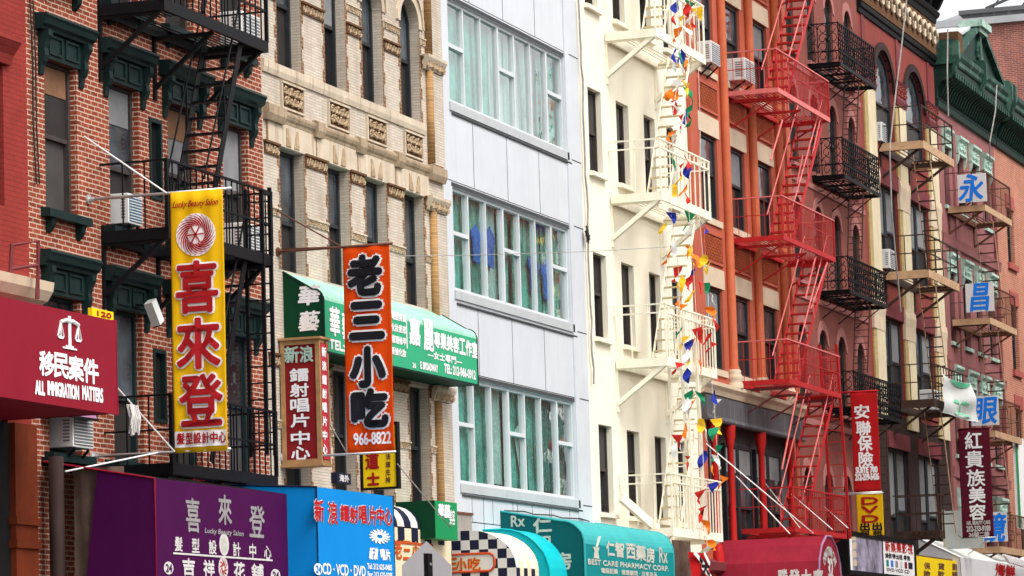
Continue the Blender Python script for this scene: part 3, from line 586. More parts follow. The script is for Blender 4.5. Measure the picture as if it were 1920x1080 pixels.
# ---- terracotta coloured building with round columns
B5 = thing('column_building', 'terracotta painted building with round orange columns and tan stone lintels', 'building', (78.3, 0, 0))
BAY = [(75.05, 76.4), (77.35, 78.7), (79.75, 81.1)]
WZ5 = [(8.85, 10.65), (12.15, 14.0), (15.45, 17.3), (18.8, 20.5)]
ops = [(a, b, c, d, 0) for a, b in BAY for c, d in WZ5] + [(74.75, 82.4, 4.9, 7.75, 0)]
wall_mb(74.03, 82.7, 0, 22, ops, .15).build('wall', M['salmon'], B5); body_mb(74.03, 82.7, 0, 22).build('side_wall', M['salmon'], B5)
MB().box(74.03, 82.7, 0, 14, 22, 22.3).build('roof', M['roof'], B5)
for i, (a, b) in enumerate(BAY):
    for j, (c, d) in enumerate(WZ5):
        window(B5, a, b, c, d, .1, 'wframe_k', ('blind', 'glass_b', 'glass_b')[(i + 2 * j) % 3], ('glass', 'screen')[(i + j) % 2], 0, .55, None, .08)
        MB().box(a - .16, b + .16, -.02, -.002, d, d + .42).build('lintel', M['tan'], B5)
        MB().box(a - .14, b + .14, -.04, .05, c - .14, c).build('sill', M['tan'], B5)
        if j:
            z0, z1 = WZ5[j - 1][1] + .5, c - .3; fr = MB()
            fr.box(a - .1, b + .1, -.04, -.002, z1 - .07, z1); fr.box(a - .1, b + .1, -.04, -.002, z0, z0 + .06); fr.box(a - .1, a - .03, -.04, -.002, z0 + .06, z1 - .07); fr.box(b + .03, b + .1, -.04, -.002, z0 + .06, z1 - .07)
            p = fr.build('spandrel', M['salmon'], B5)
            MB().box(a - .03, b + .03, -.006, -.002, z0 + .06, z1 - .07).build('panel_ground', M['maroon'], p)
            g = MB(); x0, x1, zz0, zz1 = a - .02, b + .02, z0 + .08, z1 - .09; n = 11; hh = zz1 - zz0
            for k in range(-3, n + 1):
                for s in (1, -1):
                    t0, t1 = k * (x1 - x0) / n, k * (x1 - x0) / n + hh
                    lo, hi = max(t0, 0), min(t1, x1 - x0)
                    if hi - lo < .05: continue
                    f0, f1 = lo - t0, hi - t0
                    if s < 0: f0, f1 = hh - f0, hh - f1
                    g.bar((x0 + lo, -.015 + .004 * s, zz0 + f0), (x0 + hi, -.015 + .004 * s, zz0 + f1), .03, .012, (0, 1, 0))
            g.build('lattice', M['orange_col'], p)
cols = MB()
for cx in (76.87, 79.22, 81.6):
    c = MB(); c.lathe([(.15, 8.72), (.15, 8.86), (.13, 8.95), (.105, 9.02), (.105, 21.5)], cx, -.07, 18); c.build('column', M['orange_col'], B5, True)
    b = MB(); b.lathe([(.2, 8.5), (.2, 8.6), (.165, 8.66), (.19, 8.7), (.18, 8.78), (.15, 8.84), (.165, 8.88), (.12, 8.94)], cx, -.07, 18); b.build('column_base', M['tan'], B5, True)
for x in (74.2, 82.45): MB().box(x - .15, x + .22, -.08, -.002, 8.6, 21.5).build('pilaster', M['salmon'], B5)
MB().prism([(-.002, 8.2), (-.14, 8.24), (-.18, 8.34), (-.24, 8.42), (-.24, 8.5), (-.002, 8.52)], 74.1, 82.65, 'x').build('cornice', M['tan'], B5)
MB().prism([(-.002, 7.66), (-.16, 7.66), (-.18, 7.7), (-.15, 7.78), (-.15, 8.2), (-.002, 8.2)], 74.3, 82.66, 'x').build('signboard', M['grey_metal'], B5)
for cx in (76.3, 78.9, 81.45, 75.0):
    c = MB(); c.lathe([(.13, 4.6), (.13, 4.85), (.10, 4.95), (.08, 5.05), (.07, 7.2), (.09, 7.24), (.09, 7.3), (.12, 7.42), (.13, 7.65)], cx, -.08, 14); c.build('iron_column', M['red_col'], B5, True)
for a, b in ((75.2, 76.15), (76.5, 77.55), (77.6, 78.75), (79.1, 80.15), (80.2, 81.3)):
    w = window(B5, a, b, 4.95, 7.3, .14, 'wframe_k', 'glass_b', 'glass', 0, .42, (.55, 'blind'), .07)
MB().box(74.75, 82.4, .24, .26, 4.9, 7.75).build('transom_panel', M['grey_metal'], B5)
MB().prism([(-.002, 4.4), (-.2, 4.45), (-.22, 4.62), (-.002, 4.7)], 74.1, 82.66, 'x').build('red_ledge', M['maroon'], B5)
shopfront(B5, 74.3, 82.5, 'maroon', 3.2)

# ---- rose building with narrow arched windows
B6 = thing('rose_building', 'dark rose painted building with narrow arched windows behind black balconies', 'building', (86.6, 0, 0))
WX6 = [(83.0, 83.75), (85.05, 85.85), (86.95, 87.75), (88.98, 89.72)]
WZ6 = [(5.0, 7.1), (8.6, 10.55), (11.6, 13.58), (14.4, 16.35), (17.15, 19.1)]
ops = [(a, b, c, d, .32) for a, b in WX6 for c, d in WZ6]
wall_mb(82.7, 90.46, 0, 23, ops, .13).build('wall', M['rosewall'], B6); body_mb(82.7, 90.46, 0, 23).build('side_wall', M['rosewall'], B6)
MB().box(82.7, 90.46, 0, 14, 23, 23.3).build('roof', M['roof'], B6)
for (a, b, c, d, r) in ops:
    window(B6, a, b, c, d, .09, 'wframe', 'glass', 'screen', r, .5, None, .045)
    hm = MB(); p0 = arch_pts(a - .03, b + .03, d - r, r + .02, 10); p1 = arch_pts(a - .18, b + .18, d - r - .06, r + .3, 10)
    for k in range(10): hm.prism([p0[k], p0[k + 1], p1[k + 1], p1[k]], -.02, .0, 'y')
    hm.build('arch_moulding', M['rose2'], B6); sill(B6, a, b, c, 'rose2', .1, .1, .08)
for z in (11.3, 14.1, 16.9, 8.3): MB().prism([(-.002, z - .16), (-.03, z - .14), (-.04, z - .02), (-.002, z)], 82.75, 90.4, 'x').build('string_band', M['rose2'], B6)
shopfront(B6, 82.9, 90.3, 'maroon', 3.2)

# ---- crimson building with arches, yellow pilasters and dark cornice
B7 = thing('arched_building', 'crimson building with cream yellow pilasters, big arched windows and heavy dark cornice', 'building', (95, 0, 0))
WX7 = [(92.05, 94.35), (95.65, 98.2)]
WZ7 = [(4.9, 8.1), (9.3, 11.55), (12.72, 15.05), (16.1, 18.72)]
ops = [(a, b, c, d, 1.0 if j == 3 else 0) for a, b in WX7 for j, (c, d) in enumerate(WZ7)]
wall_mb(90.46, 99.72, 9.0, 20.6, [o for o in ops if o[2] > 9], .2).build('wall', M['redwall'], B7); wall_mb(90.46, 99.72, 0, 9.0, [o for o in ops if o[2] < 9], .2).build('lower_wall', M['bark'], B7); body_mb(90.46, 99.72, 0, 20.6).build('side_wall', M['redwall'], B7)
MB().box(90.46, 99.72, 0, 14, 20.6, 20.8).build('roof', M['roof'], B7)
for (a, b, c, d, r) in ops:
    xm = (a + b) / 2; top = c > 16
    if top:
        window(B7, a, b, c, d, .12, 'wframe_k', 'glass_b', 'screen2', r, .45, None, .1)
        hm = MB(); p0 = arch_pts(a - .001, b + .001, d - r, r, 14); p1 = arch_pts(a - .2, b + .2, d - r, r + .2, 14)
        for k in range(14): hm.prism([p0[k], p0[k + 1], p1[k + 1], p1[k]], -.07, .06, 'y')
        hm.build('arch_moulding', M['bark'], B7)
    else:
        window(B7, a, xm - .04, c, d, .12, 'wframe_k', ('blind', 'glass_b')[int(c) % 2], 'screen', 0, .45, None, .08); window(B7, xm + .04, b, c, d, .12, 'wframe_k', 'blind', 'screen', 0, .5, None, .09)
        MB().box(xm - .04, xm + .04, .1, .24, c, d).build('mullion', M['alu'], B7)
        MB().box(a - .1, b + .1, -.05, -.002, d, d + .42).build('lintel', M['maroon'], B7)
    MB().box(a - .06, b + .06, -.05, .1, c - .16, c).build('sill', M['redwall'], B7)
for x0, x1 in ((90.78, 92.0), (94.4, 95.6), (98.25, 99.6)):
    w = x1 - x0
    for z0, z1 in ((8.7, 11.1), (11.9, 14.6), (15.4, 17.45)):
        MB().box(x0 + .3, x1, -.06, -.002, z0, z1).build('pilaster', M['yellowpil'], B7); MB().box(x0, x0 + .298, -.045, -.002, z0, z1).build('brick_strip', M['brick_yellow'], B7)
    for z in (11.1, 14.6): MB().prism([(-.002, z), (-.07, z), (-.08, z + .35), (-.11, z + .6), (-.09, z + .78), (-.002, z + .8)], x0 - .02, x1 + .02, 'x').build('pilaster_block', M['tan'], B7)
    g = MB(); g.prism([(-.002, 17.45), (-.08, 17.45), (-.12, 17.6), (-.09, 17.7), (-.09, 18.0), (-.14, 18.1), (-.002, 18.14)], x0, x1 + .04, 'x'); cp = g.build('capital', M['maroon'], B7)
    o = MB(); carved(o, x0 + .05, x1, 17.7, 18.0, .2, -.1, .022); o.build('carving', M['redwall'], cp)
for x in (91.0, 95.0, 98.9): MB().box(x - .14, x + .14, -.03, -.002, 18.2, 19.3).build('strip_pilaster', M['maroon'], B7)
# cornice: mouldings, carved frieze, deep dark overhang on brackets
c = MB(); c.prism([(-.002, 19.3), (-.05, 19.32), (-.07, 19.42), (-.12, 19.46), (-.14, 19.56), (-.1, 19.6), (-.002, 19.62)], 90.5, 99.68, 'x'); cor = c.build('cornice', M['black'], B7)
MB().box(90.5, 99.68, -.12, -.002, 19.62, 20.5).build('frieze', M['terra_dark'], cor)
o = MB()
for i in range(14):
    x = 90.9 + i * .64
    o.tube([(x + .3 * math.cos(t) * (1 - t * .09), -.17, 20.05 + .3 * math.sin(t) * (1 - t * .09)) for t in [k * .75 for k in range(10)]], [.07 - .004 * k for k in range(10)], 6)
o.build('frieze_scrolls', M['tan'], cor, True)
c = MB(); c.prism([(-.002, 20.5), (-.14, 20.52), (-.18, 20.66), (-.24, 20.7), (-.28, 20.8), (-.24, 20.86), (-.002, 20.9)], 90.5, 99.68, 'x'); c.prism([(-.002, 21.5), (-.58, 21.5), (-.66, 21.62), (-.7, 21.8), (-.7, 21.95), (-.002, 22.0)], 90.4, 99.75, 'x'); c.build('overhang', M['black'], cor)
o = MB()
for i in range(9):
    x = 90.7 + i * 1.1
    o.prism([(-.002, 20.9), (-.24, 20.9), (-.3, 21.0), (-.4, 21.2), (-.54, 21.36), (-.54, 21.5), (-.002, 21.5)], x, x + .2, 'x')
o.build('bracket', M['black'], cor); MB().box(90.5, 99.68, -.1, -.002, 20.9, 21.5).build('soffit_board', M['dark'], cor)
shopfront(B7, 90.7, 99.5, 'black', 3.2)

# ---- pink building with green metal cornice and pediment
B8 = thing('pink_building', 'dusty pink building with mint window hoods and a big green metal cornice with pediment', 'building', (104, 0, 0))
WX8 = [(100.6, 101.3), (102.5, 103.35), (104.35, 105.2), (106.2, 107.1)]
WZ8 = [(5.0, 6.9), (8.4, 10.4), (11.6, 13.6), (15.5, 17.2)]
ops = [(a, b, c, d, 0) for a, b in WX8 for c, d in WZ8]
wall_mb(99.72, 108.04, 0, 19.0, ops, .22).build('wall', M['pink'], B8); body_mb(99.72, 108.04, 0, 19.0).build('side_wall', M['pink'], B8)
MB().box(99.72, 108.04, 0, 14, 19.0, 19.2).build('roof', M['roof'], B8)
for (a, b, c, d, _) in ops:
    window(B8, a, b, c, d, .16, 'wframe_g', 'glass_b', 'dark', 0, .5, None, .07)
    h = MB(); h.prism([(-.002, d + .55), (-.17, d + .5), (-.18, d + .42), (-.1, d + .34), (-.08, d + .05), (-.1, d - .02), (-.002, d - .04)], a - .16, b + .16, 'x'); hd = h.build('window_hood', M['mint'], B8)
    o = MB(); carved(o, a, b, d + .08, d + .32, .2, -.1, .025)
    for x in (a - .16, b + .06): o.prism([(-.002, d), (-.1, d), (-.08, d - .18), (-.03, d - .3), (-.002, d - .34)], x, x + .1, 'x')
    o.build('carving', M['mint'], hd); sill(B8, a, b, c, 'mint', .12, .07, .1)
for x in (99.95, 101.95, 107.6): MB().box(x - .2, x + .2, -.05, -.002, 4, 17.7).build('pilaster', M['maroon' if x > 107 else 'pink'], B8)
for z in (11.0, 14.6, 8.0): MB().prism([(-.002, z - .3), (-.07, z - .28), (-.09, z - .1), (-.11, z), (-.002, z + .03)], 99.8, 108.0, 'x').build('string_band', M['pink'], B8)
def green_cornice(parent, x0, x1, pediment):
    c = MB(); c.prism([(-.002, 18.17), (-0.09, 18.20), (-0.112, 18.34), (-0.056, 18.42), (-.002, 18.44)], x0, x1, 'x'); cor = c.build('cornice', M['green_d'], parent)
    MB().prism([(-.002, 18.44), (-0.056, 18.44), (-0.09, 18.72), (-0.252, 18.97), (-0.532, 19.14), (-0.532, 19.37), (-.002, 19.37)], x0, x1, 'x').build('cove', M['green_d'], cor)  # cove and modillions near black: the overhang's shade is put into the colour
    o = MB(); n = int((x1 - x0) / .32)
    for i in range(n):
        x = x0 + .25 + i * (x1 - x0 - .3) / n
        o.prism([(-0.062, 18.47), (-0.146, 18.54), (-0.28, 18.82), (-0.515, 18.98), (-0.56, 19.04), (-0.56, 19.15), (-0.168, 19.15)], x, x + .11, 'x')
    o.build('modillion', M['green_d'], cor); o = MB()
    for i in range(n):
        x = x0 + .25 + i * (x1 - x0 - .3) / n; o.box(x - .01, x + .12, -.585, -.561, 19.0, 19.14)
    o.build('modillion_tips', M['green_m'], cor)
    c = MB(); c.prism([(-.002, 19.37), (-0.571, 19.37), (-0.605, 19.42), (-0.605, 19.54), (-0.672, 19.64), (-0.694, 19.76), (-0.65, 19.80), (-.002, 19.84)], x0 - .05, x1 + .05, 'x'); c.build('gutter_moulding', M['green_m'], cor)
    for i in range(int((x1 - x0) / 3.6) + 1):
        x = x0 + .02 + i * ((x1 - x0 - .5) / max(1, int((x1 - x0) / 3.6)))
        MB().prism([(-.1, 18.9), (-.45, 18.98), (-.6, 19.15), (-.64, 19.3), (-.74, 19.5), (-.74, 20.0), (-.66, 20.08), (-.2, 20.08), (-.1, 19.9)], x, x + .22, 'x').build('console', M['green_m'], cor)
    if pediment:
        xa, xb = x0 + 1.2, x1 - .4; xm = (xa + xb) / 2; zt = 21.17
        p = MB(); p.prism([(xa, 19.85), (xb, 19.85), (xm + .5, zt - .25), (xm - .5, zt - .25)], -.4, -.05, 'y'); pd = p.build('pediment', M['green_d'], parent)
        r = MB()
        for s in (-1, 1):
            e = xa if s < 0 else xb; t = xm + s * .5
            r.bar((e - (-s) * -.15, -.3, 19.92), (t, -.3, zt - .12), .5, .14, (0, 0, 1))
        r.build('raking_cornice', M['green_m'], pd)
        r = MB(); r.box(xm - .55, xm + .55, -.6, -.03, zt - .22, zt - .08); r.box(xm - .7, xm + .7, -.7, 0, zt - .08, zt + .12); r.build('pediment_cap', M['mint'], pd)
        o = MB(); o.tube([(xm + .3 * math.cos(t), -.43, 20.42 + .3 * math.sin(t)) for t in [k * math.pi / 6 for k in range(13)]], .07, 6); o.box(xm - .12, xm + .12, -.5, -.41, 19.87, 20.92); o.build('pediment_ornament', M['green_m'], pd)
        MB().box(xa - .45, xa + .15, -.6, -.03, 19.82, 20.42).build('parapet_block', M['terra_dark'], pd)
        MB().prism([(xa, 20.32), (xm - .5, zt - .02), (xm - .5, zt - .1), (xa, 20.22)], -.35, .8, 'y').build('slate_cover', M['roof_g'], pd)
    return cor
green_cornice(B8, 99.76, 108.0, True)
shopfront(B8, 99.9, 107.9, 'black', 3.2)

# ---- orange brick building at the right edge
B9 = thing('orange_brick_building', 'orange brick building with red stone lintels at the right edge', 'building', (116, 0, 0))
WX9 = [(109.6, 110.7), (113.2, 114.4), (116.6, 117.8), (120.2, 121.4)]
WZ9 = [(5.0, 7.0), (8.3, 10.3), (11.5, 13.5), (14.8, 16.5)]
ops = [(a, b, c, d, 0) for a, b in WX9 for c, d in WZ9]
wall_mb(108.04, 126, 0, 19.0, ops, .2).build('wall', M['brick_orange'], B9); body_mb(108.04, 126, 0, 19.0).build('side_wall', M['brick_orange'], B9)
MB().box(108.04, 126, 0, 14, 19.0, 19.2).build('roof', M['roof'], B9)
for (a, b, c, d, _) in ops:
    window(B9, a, b, c, d, .16, 'wframe_k', 'glass', 'screen2', 0, .5, None, .07)
    MB().box(a - .12, b + .12, -.03, -.002, d, d + .42).build('lintel', M['redstone'], B9); sill(B9, a, b, c, 'redstone', .2, .08, .14)
green_cornice(B9, 108.1, 125.9, False)
shopfront(B9, 108.2, 125.8, 'black', 3.2)

# ---- taller old brick building showing its side wall over the roofs
B10 = thing('old_brick_building', 'tall old brick building whose bare side wall rises behind the green cornice', 'building', (128, 4, 0))
pt = atX(1855, 46, 127); z10 = pt.z
w = MB(); w.box(127, 140, -2, 26, 0, z10); w.build('wall', M['brick_old'], B10)
MB().box(126.8, 140.2, -2.2, 26.2, z10, z10 + .25).build('coping', M['roof_g'], B10)
for y, z in ((1.0, z10 - 2.6), (6.2, z10 - 2.2), (1.2, z10 - 6)):
    f = MB(); f.box(126.96, 127.0, y - .6, y + .6, z, z + 1.5); f.build('window', M['maroon'], B10); 
pa, pb = atX(1806, 28, 129), atX(1930, 24, 129)
MB().box(129, 139, -6, pa.y, z10 + .25, pa.z).build('bulkhead', M['grey_metal'], B10)
MB().box(128.9, 139.1, -6.1, pa.y + .15, pa.z, pa.z + .15).build('bulkhead_coping', M['roof'], B10)
r = MB(); y0 = pa.y - 1
for k in range(6): r.bar((129.2, y0 - k * 1.1, pa.z + .12), (129.2, y0 - .5 - k * 1.1, pa.z + .75), .05)
r.bar((129.2, y0 + .2, pa.z + .2), (129.2, y0 - 1.6, pa.z + .8), .09); r.bar((129.2, y0 - 1.6, pa.z + .8), (129.2, y0 - 7, pa.z + .75), .07); r.build('roof_frame', M['grey_metal'], B10)
sh = MB(); sh.prism([(pa.y + .1, z10 + .25), (pa.y + 3.4, z10 + .25), (pa.y + .1, z10 + 1.1)], 130, 138, 'x'); sh.build('sloped_roof', M['roof_g'], B10)

# ---- unseen row across the street, rooflines and gaps shaped for the pane reflections
for i, (x0, x1, h, mk) in enumerate(((70, 79, 15, 'brick_old'), (79, 90, 18, 'tan'), (90, 103.5, 16.5, 'roof_g'), (103.5, 112.6, 18.6, 'brick_old'), (112.6, 116.5, 15.2, 'roof_g'), (116.5, 136, 20.5, 'brick_old'), (136, 160, 21, 'brick_old'), (160, 200, 18, 'tan'))):
    B = thing('unseen_opposite_building', ['low dark brick building', 'tan stone building', 'plain grey building', 'tall dark brick building', 'narrow low grey building', 'tall wide dark brick building', 'tallest dark brick building', 'broad tan stone building'][i] + ' unseen across the street, shaped for the pane reflections', 'building', ((x0 + x1) / 2, -17.5, 0))
    n = int((x1 - x0) / 2.6); st = (x1 - x0) / n
    ops = [(x0 + st * k + .7, x0 + st * k + 1.9, z, z + 2.0, 0) for k in range(n) for z in [4.5 + 3.3 * q for q in range(int((h - 6) / 3.3) + 1)]]
    wm = wall_mb(x0, x1, 0, h, ops, .2); wm.v = [(a, -17.5 - b, c) for a, b, c in wm.v]; wm.build('wall', M[mk], B)
    g = MB()
    for o in ops: g.face([(o[0], -17.7, o[2]), (o[1], -17.7, o[2]), (o[1], -17.7, o[3]), (o[0], -17.7, o[3])])
    g.build('window_glass', M['glass'], B)
    MB().box(x0 + .01, x1 - .01, -30, -17.72, 0, h).build('body', M[mk], B); MB().box(x0, x1, -18, -17.0, h, h + .5).build('cornice', M['stone'], B)
# ------------------------------------------------------------------ fire escapes
def platform(parent, x0, x1, yd, z, m, edge=None, hole=None, slat=.085, beam=.13, yi=-.03):
    b = MB(); b.box(x0 + .05, x1 - .05, yi - .05, yi, z - beam, z)
    ny = int((yd + yi) / slat)
    for i in range(1, ny):
        y = yi - .05 - (yd + yi - .1) * i / ny
        if hole and hole[2] < y < hole[3]:
            b.box(x0 + .05, hole[0], y - .016, y + .016, z - .03, z - .018); b.box(hole[1], x1 - .05, y - .016, y + .016, z - .03, z - .018)
        else: b.box(x0 + .05, x1 - .05, y - .016, y + .016, z - .03, z - .018)
    k = max(2, int((x1 - x0) / 1.1))
    for i in range(k + 1):
        x = x0 + .08 + (x1 - x0 - .16) * i / k
        if hole and hole[0] < x < hole[1]: continue
        b.box(x - .02, x + .02, -yd + .05, yi - .05, z - .085, z - .032)
    p = b.build('platform', M[m], parent)
    e = MB(); e.box(x0, x1, -yd - .012, -yd + .03, z - beam, z + .01); e.box(x0, x0 + .05, -yd + .031, yi, z - beam, z + .008); e.box(x1 - .05, x1, -yd + .031, yi, z - beam, z + .008)
    e.build('edge_beam', M[edge or m], p)
    return p
def railing(parent, x0, x1, yd, z, h, m, top=None, sp=.16, r=.014, mids=(.5,), post=.035, double=0.0, ends=True):
    b = MB(); y = -yd + .01
    n = max(2, int((x1 - x0) / sp))
    for i in range(1, n):
        x = x0 + (x1 - x0) * i / n; b.box(x - r / 2, x + r / 2, y - r / 2, y + r / 2, z, z + h)
    if ends:
        for x in (x0 + .01, x1 - .01):
            ne = max(2, int(yd / (sp * 1.6)))
            for i in range(1, ne): yy = y + (yd - .02) * i / ne; b.box(x - r / 2, x + r / 2, yy - r / 2, yy + r / 2, z, z + h)
            for q in mids: b.bar((x, y, z + h * q), (x, -.0, z + h * q), r * 1.4)
    for x in (x0 + .01, x1 - .01): b.box(x - post / 2, x + post / 2, y - post / 2, y + post / 2, z, z + h)
    for q in mids: b.bar((x0, y, z + h * q), (x1, y, z + h * q), r * 1.6)
    p = b.build('railing', M[m], parent)
    t = MB(); t.bar((x0 - .03, y, z + h + .012), (x1 + .03, y, z + h + .012), .045, .03)
    if ends:
        for x in (x0 + .01, x1 - .01): t.bar((x, y + .03, z + h + .01), (x, 0, z + h + .01), .04, .028)
    if double:
        t.bar((x0, y, z + h - double), (x1, y, z + h - double), .04, .028)
        for x in (x0 + .01, x1 - .01): t.bar((x, y + .03, z + h - double), (x, 0, z + h - double), .035, .028)
        k = int((x1 - x0) / (double * 1.6))
        for i in range(1, k): x = x0 + (x1 - x0) * i / k; t.bar((x, y, z + h - double), (x, y, z + h), .018)
    t.build('handrail', M[top or m], p)
    return p
def stair(parent, xt, zt, xb, zb, y0, y1, m, n=11, string=None, tread=.16, sw=.12, rail=None, railm=None, tm=None):
    b = MB()
    for y in (y0, y1): b.bar((xb, y, zb), (xt, y, zt), .018, sw, (0, 0, 1))
    s = b.build('stair', M[string or m], parent)
    x = xb + (xt - xb) / (n + 1); z = zb + (zt - zb) / (n + 1)
    t0 = MB().box(x - tread / 2, x + tread / 2, min(y0, y1) + .012, max(y0, y1) - .012, z - .02, z + .012).build('tread', M[tm or m], s)
    for i in range(2, n + 1):
        t = t0.copy(); COL.objects.link(t); f = (i - 1) / (n + 1); t.location = t0.location + Vector(((xt - xb) * f, 0, (zt - zb) * f))
    if rail:
        h = MB()
        for y in (y0, y1):
            h.tube([(xb - rail * .1, y, zb + rail), (xt, y, zt + rail * .8)], .016, 6)
            for f in (.05, .5, .95): x = xb + (xt - xb) * f; z = zb + (zt - zb) * f; h.bar((x, y, z), (x, y, z + rail * .93), .02)
        h.build('stair_rail', M[railm or m], s)
    return s
def brace(parent, x, yd, z, drop, m, w=.05, wall=True):
    b = MB(); b.bar((x, -yd * .93, z - .13), (x, -.02, z - .13 - drop), w, w * .8)
    if wall: b.box(x - .04, x + .04, -.04, -.003, z - drop - .3, z + .1)
    b.box(x - .035, x + .035, -yd * .9, -.04, z - .19, z - .135)
    return b.build('bracket', M[m], parent)
def ladder(parent, p0, p1, dy, m, n, r=.018, w=.03):
    p0, p1 = Vector(p0), Vector(p1); d = Vector((0, dy, 0)); b = MB()
    b.bar(p0, p1, w); b.bar(p0 + d, p1 + d, w)
    for i in range(n): q = p0.lerp(p1, (i + .5) / n); b.bar(q, q + d, r)
    return b.build('ladder', M[m], parent)

# black fire escape on the brick tenement
E1 = thing('fire_escape', 'black iron fire escape with stairs on the red brick tenement', 'fire escape', (47, -.5, 4.9))
xl = 44.62; xr = at(511, 490, -1.0).x
zA = at(400, 40, -1.0).z + .02; zB = at(511, 487, -1.0).z + .05
for z in (zA, zB, zB - 3.2):
    platform(E1, xl, xr, 1.0, z, 'black', hole=(xr - 2.6, xr - 1.2, -.98, -.25), beam=.15)
    railing(E1, xl, xr, 1.0, z, .92, 'black', sp=.2, r=.018, mids=(.5,), post=.05)
    for x in (xl + .05, (xl + xr) / 2, xr - .1): brace(E1, x, 1.0, z, .75, 'black', .065)
a, b = at(453, 87, -.95), at(390, 345, -.95)
stair(E1, a.x + .1, zA, b.x, zB + .1, -.92, -.34, 'black', 11, None, .09, .13, .75)
stair(E1, a.x + .1, zB, b.x, zB - 3.1, -.92, -.34, 'black', 11, None, .09, .13, .75)
stair(E1, a.x + .1, zA + 3.2, b.x, zA + .1, -.92, -.34, 'black', 11, None, .09, .13, .75)
g = MB(); x = xr - .06
for y in (-1.0, -.62): g.bar((x, y, zB - 2.9), (x, y, zB + 1.0), .05)
for k in range(16): g.bar((x, -1.0, zB - 2.8 + k * .24), (x, -.62, zB - 2.8 + k * .24), .022)
g.bar((x - .3, -1.0, zB - 2.9), (x - .3, -1.0, zB + .9), .05); g.bar((x - .3, -1, zB + .9), (x, -1.0, zB + .9), .05)
g.build('ladder', M['black'], E1)
# cream fire escape
E4 = thing('fire_escape', 'cream painted fire escape with open stairs on the cream building', 'fire escape', (70, -.5, 5)); E4.name = 'fire_escape'
ZL = (18.3, 15.0, 11.72, 8.43, 5.08)
for i, z in enumerate(ZL):
    platform(E4, 68.22, 71.8, 1.08, z, 'cream_iron', hole=(69.3, 71.2, -.99, -.4), slat=.11, beam=.16)
    railing(E4, 68.22, 71.8, 1.08, z, 1.06, 'cream_iron', sp=.34 if i < 3 else .2, r=.022, mids=(), double=.16)
    for x in (68.3, 71.7): brace(E4, x, 1.08, z, .72, 'cream_iron', .11)
for z in ZL[1:]:
    stair(E4, 71.1, z + 3.2, 69.15, z + .02, -.96, -.5, 'cream_iron', 13, None, .08, .085, tm='tread')
ladder(E4, (69.6, -1.12, 5.1), (69.35, -1.12, 9.3), .36, 'cream_iron', 15, .022, .045)
ladder(E4, (70.4, -1.12, 5.0), (70.1, -1.12, 8.9), .3, 'cream_iron', 13, .022, .06)
g = MB(); pa, pb = at(1165, 933, -.25), at(1232, 993, -.7); g.bar(pa, pb, .1, .16); g.build('drop_arm', M['cream_iron'], E4)
# red fire escape
E5 = thing('fire_escape', 'bright red fire escape with zigzag stairs in front of the terracotta columns', 'fire escape', (79.6, -.6, 5)); E5.name = 'fire_escape'
ZR = (18.5, 15.17, 11.87, 8.68, 5.42)
for i, z in enumerate(ZR):
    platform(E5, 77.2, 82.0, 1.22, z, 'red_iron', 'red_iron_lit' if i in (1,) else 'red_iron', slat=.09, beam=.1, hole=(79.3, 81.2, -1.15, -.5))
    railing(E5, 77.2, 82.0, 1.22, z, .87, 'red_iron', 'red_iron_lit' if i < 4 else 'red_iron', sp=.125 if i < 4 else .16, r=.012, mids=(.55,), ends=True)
    for x in (77.6, 79.6, 81.6): brace(E5, x, 1.22, z, .62, 'red_iron' if i != 3 else 'maroon', .04, False)
for i, z in enumerate(ZR[1:]):
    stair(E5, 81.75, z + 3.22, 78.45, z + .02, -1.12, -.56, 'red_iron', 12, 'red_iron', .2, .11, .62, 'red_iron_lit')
pa, pb = at(1568, 645, -1.2), at(1594, 1010, -1.2)
ladder(E5, pa, pb, .4, 'red_iron', 17, .02, .06)
for (u, v) in (((1538, 222), (1521, 300)), ((1505, 290), (1494, 345)), ((1551, 492), (1520, 580)), ((1530, 478), (1510, 560)), ((1467, 225), (1445, 300)), ((1495, 735), (1466, 880))):
    MB().tube([at(*u, -1.18), at(*v, -1.05)], .02, 6).build('stay_rod', M['red_iron_lit'], E5)
